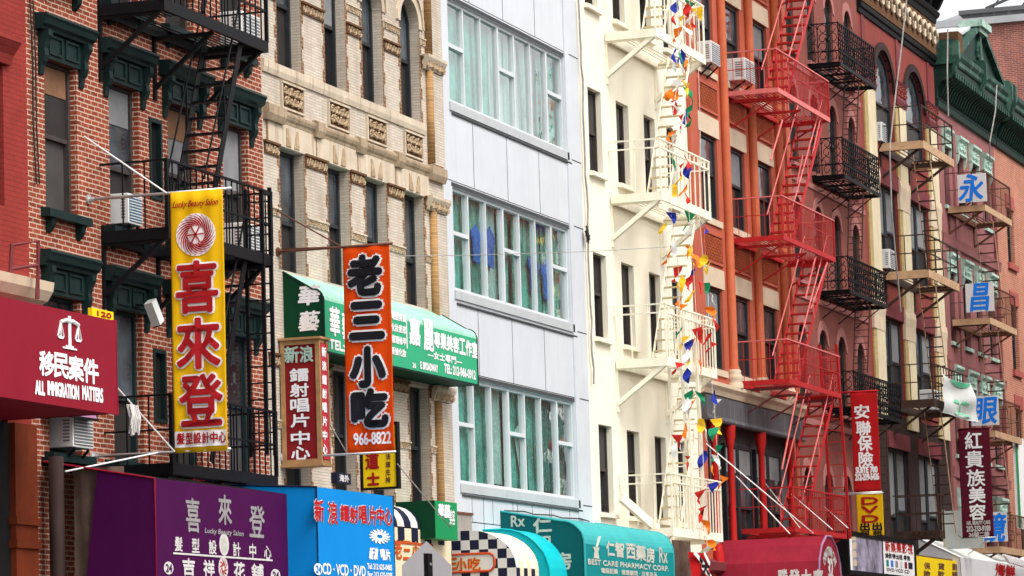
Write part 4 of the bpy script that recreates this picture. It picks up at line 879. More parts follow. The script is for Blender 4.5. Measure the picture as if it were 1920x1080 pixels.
# black ornamental balconies
def balcony(x0, x1, yd, z, h, label, ladder_to=None):
    B = thing('iron_balcony', label, 'balcony', ((x0 + x1) / 2, -yd / 2, z), 'black ornamental balconies on the rose building')
    platform(B, x0, x1, yd, z, 'black', slat=.12, beam=.07)
    b = MB()
    def scrolls(p, q):
        p, q = Vector(p), Vector(q); L = (q - p).length; d = (q - p).normalized(); n = max(2, int(L / .2)); st = L / n
        for i in range(n + 1): c = p + d * st * i; b.box(c.x - .011, c.x + .011, c.y - .011, c.y + .011, z, z + h)
        for i in range(n):
            c = p + d * st * (i + .5)
            for k, zz in enumerate((.18, .40, .62, .84)):
                s = 1 if (i + k) % 2 else -1; r = min(st, h * .24) * .5
                b.tube([c + d * (r * (1 - .07 * t) * math.cos(t * .8) * s) + Vector((0, 0, h * zz + r * (1 - .07 * t) * math.sin(t * .8) * 1.15)) for t in range(9)] if 0 else [Vector((c.x, c.y, z + h * zz)) + d * (r * (1 - .07 * t) * math.cos(t * .8) * s) + Vector((0, 0, r * (1 - .07 * t) * math.sin(t * .8) * 1.15)) for t in range(9)], .011, 4)
        for zz in (.02, .3, .98): b.bar(p + Vector((0, 0, h * zz)), q + Vector((0, 0, h * zz)), .026)
    y = -yd + .02
    scrolls((x0, y, z), (x1, y, z)); scrolls((x0, 0, z), (x0, y, z)); scrolls((x1, 0, z), (x1, y, z))
    b.build('railing', M['black'], B)
    for x in (x0 + .4, (x0 + x1) / 2, x1 - .4):
        k = MB(); k.bar((x, -yd * .9, z - .08), (x, -.0, z - .6), .026); k.bar((x, -yd * .9, z - .08), (x, -.0, z - .08), .03)
        k.tube([(x, -.12 - .1 * math.cos(t * .7), z - .2 - .1 * math.sin(t * .7)) for t in range(8)], .012, 4); k.build('bracket', M['black'], B)
    if ladder_to: ladder(B, (ladder_to[1], -yd + .08, ladder_to[0]), (ladder_to[2], -yd + .08, z), .36, 'brown_iron', 11, .018, .028)
balcony(85.05, 88.85, .8, 17.02, 1.02, 'topmost black scrolled iron balcony on the rose building', (15.3, at(1606, 262, -.72).x, at(1611, 160, -.72).x))
balcony(85.0, 88.85, .8, 14.25, .95, 'second black scrolled iron balcony from the top, on the rose building', (12.4, at(1615, 465, -.72).x, at(1620, 380, -.72).x))
balcony(85.1, 89.1, .8, 11.45, .85, 'third black scrolled iron balcony down, above the red insurance banner', (9.6, at(1625, 660, -.72).x, at(1632, 590, -.72).x))
balcony(85.2, 90.2, .8, 8.62, .9, 'lowest black scrolled iron balcony, partly behind the red insurance banner', (6.2, 88.6, 88.8))
# brown and rust fire escapes on the far buildings
E7 = thing('fire_escape', 'dark brown fire escape with tan edge beams on the crimson arched building', 'fire escape', (94.2, -.6, 5)); E7.name = 'fire_escape'
for i, z in enumerate((16.08, 12.68, 9.3, 5.9)):
    xe = 96.15 if i < 3 else at(1768, 925, -1.2).x
    platform(E7, 92.3, xe, 1.2, z, 'brown_iron', 'tan_iron' if i < 2 else 'brown_iron', slat=.16, beam=.2, hole=(93.2, xe - .75, -1.1, -.5))
    railing(E7, 92.3, xe, 1.2, z, .92, 'brown_iron', None, sp=.9 if i < 2 else .35, r=.02, mids=(.5,))
    for x in (92.5, xe - .25): brace(E7, x, 1.2, z, .75, 'brown_iron', .075)
a, b = at(1744, 297, -1.12), at(1772, 504, -1.12)
for z in (12.68, 9.3, 5.9):
    stair(E7, a.x, z + 3.3, b.x, z + .02, -1.1, -.66, 'brown_iron', 12, 'tan_iron', .06, .06)
E8 = thing('fire_escape', 'rust brown fire escape on the pink building, hung with blue lettered boards', 'fire escape', (102.6, -.5, 5)); E8.name = 'fire_escape'
for i, z in enumerate((15.42, 12.2, 9.0, 5.75)):
    platform(E8, 100.7, 104.6, 1.1, z, 'rust_iron', 'tan_iron', slat=.12, beam=.17, hole=(101.8, 104, -1.05, -.5))
    railing(E8, 100.7, 104.6, 1.1, z, .95, 'rust_iron', None, sp=.16, r=.013, mids=(.5,))
    for x in (100.9, 104.4): brace(E8, x, 1.1, z, .6, 'rust_iron', .06)
a, b = at(1860, 405, -1.0), at(1879, 520, -1.0)
for z in (12.2, 9.0, 5.75): stair(E8, a.x, z + 3.1, b.x + .2, z + .02, -1.0, -.5, 'brown_iron', 11, 'tan_iron', .06, .055)
E9 = thing('fire_escape', 'slim brown fire escape at the far right end on orange brick', 'fire escape', (112, -.5, 5)); E9.name = 'fire_escape'
for z in (5.6, 8.9):
    platform(E9, 111.3, 115.3, 1.0, z, 'rust_iron', 'tan_iron', slat=.14); railing(E9, 111.3, 115.3, 1.0, z, .9, 'rust_iron', sp=.2)
stair(E9, 112.3, 8.9, 114.8, 5.6, -.95, -.5, 'rust_iron', 10, 'tan_iron', .06, .06)

# ------------------------------------------------------------------ air conditioners
def ac(x0, z0, w, h, out, label, grille='ac_d', shelf=True):
    A = thing('air_conditioner', label, 'air conditioner', (x0 + w / 2, -out / 2, z0), 'window air conditioners')
    b = MB(); b.box(x0, x0 + w, -out, .1, z0, z0 + h); o = b.build('casing', M['ac'], A)
    md = o.modifiers.new('bevel', 'BEVEL'); md.width = .012; md.segments = 2
    g = MB(); e = .03; y = -out - .003
    g.box(x0 + e, x0 + w - e, y - .004, y + .002, z0 + e, z0 + h - e); g.build('rear_grille', M[grille], A)
    f = MB(); n = 9
    for i in range(n): z = z0 + e + (h - 2 * e) * (i + .5) / n; f.box(x0 + e, x0 + w - e, y - .010, y - .0045, z - .006, z + .006)
    f.build('fins', M['ac'], A)
    s = MB()
    for i in range(7): z = z0 + h * .2 + h * .6 * i / 6; s.box(x0 - .003, x0 + .001, -out + .05, -out * .45, z - .012, z + .012)
    s.build('side_louvre', M['ac_d'], A)
    if shelf: k = MB(); k.bar((x0 + .1, -out * .9, z0 - .015), (x0 + .1, 0, z0 - .25), .03); k.bar((x0 + w - .1, -out * .9, z0 - .015), (x0 + w - .1, 0, z0 - .25), .03); k.build('bracket', M['black'], A)
ac(45.1, 8.46, .46, .42, .2, 'white air conditioner with blue grille, left of the yellow banner', 'ac_b')
ac(48.95, 8.46, .62, .46, .3, 'white air conditioner behind the railing, right of the yellow banner')
ac(43.12, 5.26, .62, .44, .26, 'white air conditioner on a green sill below the burgundy awning', 'ac_d')
ac(49.0, 11.6, .7, .5, .3, 'white slatted air conditioner above the black fire escape, at the top edge')
ac(77.5, 15.47, .8, .5, .42, 'white air conditioner behind the red railing, in the bay of columns')
ac(75.15, 15.5, .7, .48, .3, 'white air conditioner at the right end of the top cream platform')
ac(92.15, 16.14, .5, .5, .16, 'white air conditioner in the left arched window')
ac(92.2, 12.78, .6, .5, .22, 'white air conditioner between yellow pilasters, below the arched windows')
ac(96.5, 9.36, .8, .55, .3, 'white air conditioner beside the white flag, in the third storey')
ac(102.6, 16.0, .8, .6, .4, 'grey air conditioner under a mint hood, above the first blue lettered board')
# ------------------------------------------------------------------ pole banners (cloth hangs at right angles to the wall)
def lamp(px, py):
    p = at(px, py, -.3)
    L = thing('security_lamp', 'grey tilted floodlight box fixed on the brick beside the yellow banner', 'lamp', p)
    b = MB(); u = Vector((.16, -.05, -.30)); b.bar(p - u * .5, p + u * .5, .16, .13, (0, 1, 0)); o = b.build('lamp_housing', M['ac'], L)
    b = MB(); b.bar(p + u * .5, p + u * .56, .14, .11, (0, 1, 0)); b.build('lamp_glass', M['black'], L)
    b = MB(); b.bar(p - u * .3, (p.x - .05, 0, p.z + .12), .03); b.build('bracket', M['black'], L)
lamp(289, 586)
mp_ = at(233, 760, -.85); mo = MB()
for i in range(26):
    x = mp_.x + random.uniform(-.12, .12); y = -.98 + random.uniform(-.03, .03); L_ = random.uniform(.25, .42)
    mo.tube([(x, y + .02, mp_.z), (x + random.uniform(-.02, .02), y - .02, mp_.z - L_ * .5), (x + random.uniform(-.03, .03), y, mp_.z - L_)], .011, 4)
tag(mo.build('mop_head', M['dull_white']), 'grey string mop head hanging over the black railing', 'mop')
# cables and ropes
def cable(pts, r, m, label, cat='cable', name='cable'):
    return tag(MB().tube(pts, r, 5).build(name, M[m]), label, cat)
for dx, lb in ((0, 'left of two black cables running down the brick beside the painted wall'), (6, 'right of two black cables running down the brick beside the painted wall')):
    cable([at(56 + dx, 0, -.03), at(60 + dx + 1, 120, -.03), at(63 + dx - 1, 230, -.03), at(68 + dx, 345, -.03)], .011, 'wire', lb)
cable([at(1086 + random.uniform(-1.5, 1.5) + k * 27 / 24, k * 30, -.06) for k in range(0, 25)], .022, 'rope', 'frayed grey cable down the seam of panel and cream buildings')
cable([at(1700, -5, -1.5), at(1690, 90, -1.4), at(1679, 178, -1.3), at(1668, 280, -1.28), at(1672, 400, -1.28), at(1689, 585, -1.28)], .02, 'rope', 'long pale rope dangling in front of the yellow pilasters', 'rope', 'rope')
cable([at(1777, 55, -.75), at(1776, 140, -.78), at(1778, 218, -.75)], .022, 'rope', 'grey rope hanging over the left end of the green cornice', 'rope', 'rope')
cable([at(1869, 160, -.8), at(1866, 210, -.8), at(1856, 265, -.7), at(1856, 300, -.6)], .022, 'rope', 'grey rope hanging off the middle of the green cornice', 'rope', 'rope')
cable([at(735, 480, -1.0), at(860, 479, -1.05), at(1000, 475, -1.1), at(1120, 471, -1.1), at(1250, 463, -1.1)], .006, 'rope', 'thin wire stretched across the panel and cream buildings')
kn = MB(); p = at(1100, 437, -.08)
for i in range(10): kn.tube([p + Vector((random.uniform(-.1, .1), random.uniform(-.05, 0), random.uniform(-.2, .15))) for _ in range(4)], .013, 4)
tag(kn.build('cable_knot', M['wire']), 'black tangle of cable on the seam beside the cream wall', 'cable')
# pennant strings on the cream fire escape
def pennants(name, label, knots, flags):
    B = thing('pennant_string', label, 'bunting', at(*knots[0]), 'pennant strings on the cream fire escape')
    MB().tube([at(*k) for k in knots], .006, 4).build('cord', M['rope_w'], B)
    extra = [(px + random.choice((-9, -6, 7, 10)), py + random.randint(14, 26), random.choice(('white', 'white', 'red', 'yellow', 'green', 'orange', 'white')), L_ * .9, a + 1.3) for px, py, c, L_, a in flags if py < 860 and random.random() < .85]
    for px, py, c, L_, a in flags + extra:
        d = knots[0][2]; p = at(px, py, d); b = MB(); w = .10 + .03 * math.sin(px * 3.1); L_ *= .85
        n = 4; pts = []
        ux = Vector((.25 + .3 * math.sin(a * 5), -.92, .12 * math.sin(px))); rows = []
        for i in range(n + 1):
            t = i / n; hw = w * .5 * (1 - t) * 1.0 + .004
            c0 = p + Vector((.05 * math.sin(t * 4 + a), -math.sin(px * 1.7) * .14 * t, -L_ * t))
            sw = Vector((.06 * math.sin(5 * t + px), .05 * math.sin(px * 2.3 + 3 * t), .05 * math.sin(px * 1.1)))
            rows.append((c0 - ux * hw + sw, c0 + ux * hw - sw))
        for i in range(n): b.face([rows[i][0], rows[i][1], rows[i + 1][1], rows[i + 1][0]])
        b.build('pennant', PENN[c], B, True, False)
KN1 = [(1268, -20, -1.2), (1272, 60, -1.2), (1275, 120, -1.2), (1262, 210, -1.2), (1262, 300, -1.2), (1258, 400, -1.2), (1272, 500, -1.2), (1275, 620, -1.2), (1280, 720, -1.2), (1288, 800, -1.2)]
FL1 = [(1270, 0, 'blue', .28, .4), (1277, 30, 'yellow', .36, .3), (1271, 52, 'orange', .34, .2), (1264, 92, 'blue', .3, 1.0), (1272, 98, 'green', .38, .3), (1268, 150, 'white', .3, .8), (1270, 165, 'orange', .28, .5), (1262, 188, 'red', .36, .2), (1260, 245, 'orange', .24, .9), (1258, 295, 'green', .3, .2), (1262, 345, 'yellow', .32, .4), (1257, 398, 'blue', .28, .2), (1262, 455, 'white', .34, .4), (1271, 500, 'red', .36, .3), (1275, 555, 'orange', .26, .8), (1278, 608, 'green', .34, .2), (1283, 660, 'yellow', .3, .4), (1284, 695, 'blue', .26, .7), (1290, 735, 'green', .34, .2), (1286, 795, 'orange', .32, .2), (1268, 815, 'red', .3, .3), (1288, 855, 'red', .36, .6)]
KN2 = [(1292, -20, -1.22), (1296, 60, -1.22), (1290, 120, -1.22), (1285, 190, -1.22), (1286, 300, -1.22), (1292, 400, -1.22), (1300, 500, -1.22), (1306, 600, -1.22), (1310, 700, -1.22), (1316, 800, -1.22), (1320, 900, -1.22), (1326, 1030, -1.22)]
FL2 = [(1293, 2, 'green', .3, .3), (1284, 10, 'red', .26, .8), (1306, 14, 'yellow', .32, .2), (1281, 96, 'blue', .32, .3), (1280, 150, 'yellow', .42, .2), (1288, 155, 'yellow', .38, .9), (1286, 205, 'blue', .36, .2), (1290, 200, 'green', .28, .9), (1277, 215, 'red', .36, .6), (1283, 290, 'red', .34, .3), (1284, 312, 'blue', .26, .6), (1289, 342, 'orange', .3, .3), (1293, 398, 'green', .42, .2), (1297, 455, 'yellow', .32, .5), (1288, 460, 'orange', .34, .3), (1290, 520, 'red', .32, .2), (1300, 505, 'blue', .34, .3), (1290, 640, 'blue', .3, .3), (1306, 615, 'red', .36, .2), (1310, 675, 'orange', .34, .4), (1309, 735, 'green', .32, .2), (1314, 785, 'yellow', .34, .2), (1322, 845, 'blue', .40, 1.0), (1312, 920, 'red', .3, .7), (1318, 950, 'red', .34, .3), (1320, 975, 'orange', .34, .4), (1328, 1012, 'orange', .26, .5)]
KN3 = [(1304, -20, -1.24), (1306, 30, -1.24), (1313, 240, -1.1), (1312, 418, -1.1), (1318, 480, -1.1), (1327, 540, -1.1), (1333, 700, -1.1), (1339, 760, -1.1), (1346, 860, -1.1), (1350, 900, -1.1)]
FL3 = [(1313, 415, 'blue', .3, .3), (1322, 478, 'yellow', .3, .3), (1325, 530, 'green', .28, .4), (1328, 575, 'orange', .3, .2), (1330, 625, 'red', .28, .3), (1338, 728, 'blue', .36, .2), (1342, 785, 'yellow', .38, .2), (1348, 835, 'green', .38, .2), (1356, 893, 'orange', .3, 1.1), (1336, 905, 'blue', .26, .6)]
pennants('pennant_string', 'left string of coloured pennants hanging down along the cream stairs', KN1, FL1)
pennants('pennant_string', 'middle string of coloured pennants hanging down the cream fire escape front', KN2, FL2)
pennants('pennant_string', 'right string of coloured pennants beside the orange columns', KN3, FL3)
# ------------------------------------------------------------------ signs, banners, awnings
def bx(px, py, w, h, Y):
    """a pixel box on the plane Y: centre and size in metres"""
    c = at(px, py, Y); return (c.x, c.z, at(px + w / 2, py, Y).x - at(px - w / 2, py, Y).x, at(px, py - h / 2, Y).z - at(px, py + h / 2, Y).z)
def bxX(px, py, w, h, X):
    c = atX(px, py, X); return (-c.y, c.z, atX(px - w / 2, py, X).y - atX(px + w / 2, py, X).y, atX(px, py - h / 2, X).z - atX(px, py + h / 2, X).z)
def front(parent, Y, items, m, lift=.006, name='lettering'):
    """items (string, px, py, w, h, bold[, shear[, arc]]) on a face that looks at the street"""
    return lettering(parent, [(i[0], *bx(i[1], i[2], i[3], i[4], Y), *i[5:]) for i in items], Vector((0, Y, 0)), X_, Z_, M[m], lift, None, name)
def side(parent, X, items, m, lift=.006, wave=None, name='lettering'):
    """the same on a face that looks along the street"""
    return lettering(parent, [(i[0], *bxX(i[1], i[2], i[3], i[4], X), *i[5:]) for i in items], Vector((X, 0, 0)), -Y_, Z_, M[m], lift, wave, name)
def disc(parent, name, m, org, rgt, upw, cx, cy, rx, ry, lift, wave=None, n=28, r0=0.0):
    mb = MB(); nrm = rgt.cross(upw)
    def P(a, k):
        u, t = cx + rx * k * math.cos(a), cy + ry * k * math.sin(a)
        return tuple(org + rgt * u + upw * t + nrm * (lift + (wave(u, t) if wave else 0)))
    if r0 > 0:
        for i in range(n): a, b = 2 * math.pi * i / n, 2 * math.pi * (i + 1) / n; mb.face([P(a, r0), P(a, 1), P(b, 1), P(b, r0)])
    else:
        for i in range(n):
            a, b = 2 * math.pi * i / n, 2 * math.pi * (i + 1) / n; mb.face([P(0, 0), P(a, .2), P(b, .2)])
            for k in range(1, 5): mb.face([P(a, k / 5), P(a, (k + 1) / 5), P(b, (k + 1) / 5), P(b, k / 5)])
    return mb.build(name, M[m] if isinstance(m, str) else m, parent, fix=False)
def swirl(mb, org, rgt, upw, cx, cy, rx, ry, lift, wave=None, n=20, r0=.42, tw=1.1, wd=.16):
    nrm = rgt.cross(upw)
    for i in range(n):
        a0 = 2 * math.pi * i / n; L, R_ = [], []
        for k in range(6):
            t = k / 5; r = r0 + (1 - r0) * t; a = a0 + tw * t; h = wd * (.35 + .65 * math.sin(math.pi * min(1, .15 + t * .85)))
            for s, lst in ((-1, L), (1, R_)):
                u, v = cx + rx * r * math.cos(a + s * h * .5 / max(r, .3) * .6), cy + ry * r * math.sin(a + s * h * .5 / max(r, .3) * .6)
                lst.append(tuple(org + rgt * u + upw * v + nrm * (lift + (wave(u, v) if wave else 0))))
        for k in range(5): mb.face([L[k], R_[k], R_[k + 1], L[k + 1]])
def pole(parent, p, q, r=.02, m='steel', name='pole'):
    return MB().tube([p, q], r, 8).build(name, M[m], parent, True)
def flange(parent, p, m='steel'):
    b = MB(); b.tube([(p[0], -.003, p[2]), (p[0], -.03, p[2])], .07, 12); b.tube([(p[0], -.03, p[2]), (p[0], -.09, p[2])], .035, 10); return b.build('wall_flange', M[m], parent)
def hung_banner(name, label, X, tl, tr, bl, br, m, amp, folds, hem=None):
    """cloth strip hanging at right angles to the wall between two poles; returns thing, wave"""
    a, b, c, d = atX(*tl, X), atX(*tr, X), atX(*bl, X), atX(*br, X)
    y0, y1 = -(a.y + c.y) / 2, -(b.y + d.y) / 2; z1, z0 = (a.z + b.z) / 2, (c.z + d.z) / 2
    T = thing(name, label, 'banner', (X, -(y0 + y1) / 2, z0))
    def wave(u, t): f = (u - y0) / (y1 - y0); return amp * math.sin(f * folds * 6.283 + .6 * math.sin(t * 1.3)) + amp * .6 * math.sin(t * 2.1 + f * 2)
    mb = MB(); org = Vector((X, 0, 0)); grid_face(mb, org, -Y_, Z_, y0, y1, z0, z1, 30, 24, wave)
    o = mb.build('cloth', M[m], T, True, False); md = o.modifiers.new('thickness', 'SOLIDIFY'); md.thickness = .004; md.offset = -1
    return T, wave, (y0, y1, z0, z1)
# yellow salon banner
T, wv, (u0, u1, z0, z1) = hung_banner('hanging_banner', 'tall yellow cloth banner with red swirl emblem and three big red characters', 44.2, (317, 361), (414, 354), (329, 849), (430, 845), 'yellow', .009, 3.0)
XB = 44.2
for (zz, yy) in ((z1 - .0, -u1 - .12), (z0 + .02, -u1 - .03)):
    pole(T, (XB + .03, -.02, zz), (XB + .03, yy, zz), .02); flange(T, (XB + .03, 0, zz))
pole(T, at(158, 256, 0), (XB, -u0 + .05, z1), .012, 'white', 'stay_rod'); pole(T, at(217, 724, -.0), (XB, -u0, z0 + .02), .012, 'white', 'stay_rod'); pole(T, at(122, 884, -.5), (XB, -u0 + .25, z0 + .02), .012, 'white', 'stay_rod')
big = [('喜', 371, 538, 74, 94, 0), ('來', 374, 644, 78, 92, 0), ('登', 379, 750, 78, 94, 0)]
side(T, XB, [(s, x, y, w, h, .042) for s, x, y, w, h, _ in big], 'white', .02, wv, 'outline')
side(T, XB, [(s, x, y, w, h, .018) for s, x, y, w, h, _ in big], 'ink_red', .038, wv)
side(T, XB, [('Lucky Beauty Salon', 367, 383, 84, 15, .002, .35)], 'ink_red', .016, wv, 'script')
org = Vector((XB, 0, 0)); c = bxX(368, 440, 74, 80, XB); rx, ry = c[2] / 2, c[3] / 2
disc(T, 'emblem_disc', 'white', org, -Y_, Z_, c[0], c[1], rx, ry, .012, wv)
mb = MB(); swirl(mb, org, -Y_, Z_, c[0], c[1], rx * .97, ry * .97, .02, wv, 22, .44, 1.3, .22); em = mb.build('emblem', M['ink_red'], T, fix=False)
mb = MB(); nrm = Vector((-1, 0, 0))
for a in (1.05, 2.09, .05):
    v = Vector((0, -math.cos(a) * rx * .42, math.sin(a) * ry * .42)); o = Vector((XB - .026 - wv(c[0], c[1]), -c[0], c[1])); mb.bar(o - v, o + v, .018, .006, (1, 0, 0))
for s in (-1, 1): o = Vector((XB - .026 - wv(c[0], c[1]), -c[0] + s * rx * .24, c[1] - ry * .44)); mb.tube([o + Vector((0, .03 * math.cos(t), .03 * math.sin(t))) for t in [k * .8 for k in range(9)]], .006, 4)
mb.build('scissors', M['ink_red'], em)
q = bxX(379, 822, 95, 30, XB); mb = MB(); grid_face(mb, org, -Y_, Z_, u0 + .01, u1 - .01, q[1] - q[3] / 2, q[1] + q[3] / 2, 30, 2, lambda u, t: wv(u, t) + .008); mb.build('white_strip', M['white'], T, fix=False)
side(T, XB, [(s, 340 + 15.6 * i, 822.5 - .6 * i, 13.5, 20, .004) for i, s in enumerate('髮型設計中心')], 'ink_red', .02, wv, 'small_lettering')
# orange snack banner
T, wv, (u0, u1, z0, z1) = hung_banner('hanging_banner', 'orange cloth banner with black white-edged characters and a phone number', 50.9, (639, 463), (725, 455), (655, 855), (745, 848), 'orange', .01, 2.0)
XB = 50.9
pole(T, (XB, -.02, z1 - .01), (XB, -u1 - .05, z1 - .01), .02, 'rust_iron'); flange(T, (XB, 0, z1 - .01), 'rust_iron'); pole(T, (XB, -.02, z0 + .02), (XB, -u1 - .02, z0 + .02), .018); flange(T, (XB, 0, z0 + .02))
pole(T, at(516, 393, 0), (XB, -u0 + .02, z1), .012, 'rust_iron', 'stay_rod'); pole(T, at(528, 467, 0), (XB, -u0 + .1, z1), .01, 'rust_iron', 'stay_rod'); pole(T, at(615, 790, 0), (XB, -u0, z0 + .02), .01, 'rope', 'stay_rod'); pole(T, at(745, 870, -1.0) , at(845, 990, -.9), .009, 'rope', 'stay_rod')
big = [('老', 685, 516, 58, 70, 0), ('三', 689, 601, 58, 64, 0), ('小', 691, 688, 60, 70, 0), ('吃', 695, 765, 62, 66, 0)]
side(T, XB, [(s, x, y, w, h, .066) for s, x, y, w, h, _ in big], 'white', .02, wv, 'outline')
side(T, XB, [(s, x, y, w, h, .036) for s, x, y, w, h, _ in big], 'ink_blk', .038, wv)
side(T, XB, [('966-8822', 699, 822, 69, 22, .006, .0)], 'white', .018, wv, 'phone_number')
# red record shop box sign
XS = 50.86; a = atX(523, 640, XS); b = atX(598, 634, XS); zb = atX(528, 872, XS).z
T = thing('box_sign', 'dark red box sign in gilt wood frame with white vertical characters', 'sign', (XS, (a.y + b.y) / 2, zb))
x1 = XS + .38; ya, yb = a.y - .01, b.y
MB().box(XS + .02, x1 - .02, yb + .02, ya - .02, zb + .02, a.z - .02).build('sign_box', M['sign_red'], T)
f = MB(); e = .07
for (p, q) in ((ya - e, ya), (yb, yb + e)): f.box(XS, XS + .05, p, q, zb, a.z)
f.box(XS, XS + .05, yb + e, ya - e, a.z - e, a.z); f.box(XS, XS + .05, yb + e, ya - e, zb, zb + e)
f.box(XS + .05, x1, yb, yb + .03, a.z - .05, a.z); f.box(XS + .05, x1, yb, yb + .03, zb, zb + .05); f.box(x1 - .05, x1, yb, yb + .03, zb + .05, a.z - .05); f.box(XS - .03, x1 + .02, yb - .03, ya + .02, zb - .04, zb - .003); f.box(XS - .03, x1 + .02, yb - .03, ya + .02, a.z + .003, a.z + .04)
f.build('frame', M['wood'], T)
MB().box(XS + .06, x1 - .06, yb - .006, yb + .01, zb + .06, a.z - .06).build('end_panel', M['sign_pinkred'], T)
XF = XS + .014
side(T, XF, [('新', 547, 665, 26, 30, .008), ('浪', 575, 664, 24, 30, .008)], 'mint', .008, None, 'top_lettering')
side(T, XF, [(s, 561 + .6 * i, 703 + 28.5 * i + (i > 3) * 4, 34, 24, .007) for i, s in enumerate('鐳射唱片中心')], 'white', .008)
front(T, yb - .006, [(s, 607 + .25 * i, 660 + 26 * i, 8, 17, .008) for i, s in enumerate('新浪鐳射唱片中心')], 'white', .006, 'end_lettering')
# canvas awnings -----------------------------------------------------------
def awning(name, label, prof, x0, x1, m_front, m_top, m_end, z_front, valance=None, ends=True):
    """profile (y, z) from the wall over the top to the foot of the front; the front is the last segment"""
    T = thing(name, label, 'awning', ((x0 + x1) / 2, prof[-1][0] / 2, prof[-1][1]))
    t = MB()
    for (p, q) in zip(prof[:-2], prof[1:-1]): t.face([(x0, *p), (x1, *p), (x1, *q), (x0, *q)])
    o = t.build('top_cloth', M[m_top], T, True, False)
    (ya, za), (yb, zb) = prof[-2:]
    f = MB(); n = 12
    for i in range(n): f.face([(x0 + (x1 - x0) * i / n, yb, zb), (x0 + (x1 - x0) * (i + 1) / n, yb, zb), (x0 + (x1 - x0) * (i + 1) / n, ya, za), (x0 + (x1 - x0) * i / n, ya, za)])
    f.build('front_cloth', M[m_front], T, False, False)
    for x in ((x0,) if ends == 'left' else (x0, x1)):
        e = MB(); e.face([(x, *p) for p in prof] + [(x, 0, prof[-1][1])]); e.build('end_cloth', M[m_end], T, False, False)
    r = MB(); r.tube([(x0, *p) for p in prof], .018, 5); r.tube([(x1, *p) for p in prof], .018, 5); r.bar((x0, yb, zb), (x1, yb, zb), .03); r.build('frame', M['steel'] if valance is None else M[valance], T)
    return T
def arc_prof(z_top, y_out, z_corner, r, z_foot, n=7, z_wall=None):
    """sloping top, rounded front corner, upright front"""
    pr = [(0, z_wall or z_top), (-(y_out - r), z_top)]
    for i in range(1, n + 1): a = math.pi / 2 * i / n; pr.append((-(y_out - r) - r * math.sin(a), z_top - r + r * math.cos(a)))
    pr.append((-y_out, z_foot)); return pr
# burgundy immigration awning
Yf = -1.6
T = awning('shop_awning', 'burgundy box awning with scales emblem and white immigration lettering', [(0, 6.78), (Yf, 6.70), (Yf, 5.52)], 36, 41.63, 'burg', 'burg', 'burg', 0, 'burg')
MB().face([(36, 0, 5.53), (41.63, 0, 5.53), (41.63, Yf, 5.53), (36, Yf, 5.53)]).build('underside', M['burg'], T)
front(T, Yf, [(s, x, y, 27, 44, .012) for s, x, y in (('移', 87, 682), ('民', 114, 686), ('案', 142, 691), ('件', 170, 696))], 'white')
front(T, Yf, [('ALL', 74, 727, 17, 24, .012), ('IMMIGRATION', 118, 732, 58, 25, .010), ('MATTERS', 173, 739, 38, 25, .010)], 'white', .006, 'english_lettering')
c = bx(129, 624, 40, 62, Yf); mb = MB(); o = Vector((c[0], Yf - .012, c[1])); w, h = c[2] / 2, c[3] / 2
mb.bar(o + Vector((0, 0, -h)), o + Vector((0, 0, h)), .07, .01, (0, 1, 0)); mb.box(o.x - w * .65, o.x + w * .65, Yf - .015, Yf - .006, o.z - h, o.z - h * .9); mb.box(o.x - w * .35, o.x + w * .35, Yf - .015, Yf - .006, o.z - h * .88, o.z - h * .78)
mb.tube([(o.x - w * .85, Yf - .012, o.z + h * .55), (o.x - w * .3, Yf - .012, o.z + h * .72), (o.x, Yf - .012, o.z + h * .66), (o.x + w * .3, Yf - .012, o.z + h * .72), (o.x + w * .85, Yf - .012, o.z + h * .55)], .025, 5)
for s in (-1, 1):
    t = Vector((o.x + s * w * .82, Yf - .012, o.z + h * .55))
    for q in (-1, 0, 1): mb.bar(t, t + Vector((q * w * .26, 0, -h * .85)), .02, .008)
    mb.prism([(t.x - w * .32, t.z - h * .85), (t.x + w * .32, t.z - h * .85), (t.x + w * .2, t.z - h * 1.0), (t.x - w * .2, t.z - h * 1.0)], Yf - .014, Yf - .008, 'y')
mb.build('scales_emblem', M['white'], T)
# shop pilaster and dark shop glass of the painted building
mb = MB(); mb.box(41.75, 42.38, -.1, -.003, 0, 5.5); mb.box(41.7, 42.4, -.14, -.003, 4.2, 4.3); mb.box(41.7, 42.4, -.14, -.003, 3.9, 4.0); mb.build('shop_pilaster', M['rustred'], B0)
MB().box(36, 41.74, -.02, -.004, 0, 5.5).build('shop_glass', M['dark'], B0)
g = MB(); p, q = at(22, 460, -.3), at(72, 452, -.5); k = at(70, 560, -.5); g.tube([at(20, 515, -.3), p, q, k], .03, 6); g.tube([at(20, 505, -.3), at(70, 497, -.5)], .025, 6)
tag(g.build('roof_rail', M['maroon']), 'dark red pipe rail standing over the painted building shop roof', 'railing')
yb_ = at(196, 595, -.5); T = thing('small_sign', 'yellow sign sliver with red writing showing over the burgundy awning', 'sign', yb_)
c = bx(193, 598, 40, 34, -.5); MB().box(c[0] - c[2] / 2, c[0] + c[2] / 2, -.5, -.44, c[1] - c[3] / 2, c[1] + c[3] / 2).build('sign_face', M['yellow_sign'], T); front(T, -.5, [('120', 195, 590, 26, 9, .006)], 'ink_red')
pr = [(0, at(120, 752, 0).z), (-.4, at(120, 768, -.4).z), (-.42, at(120, 779, -.4).z)]
awning('small_awning', 'faded mauve awning half hidden beneath the burgundy awning', pr, at(75, 760, 0).x, at(180, 770, -.4).x, 'mauve', 'mauve', 'mauve', 0, 'black')
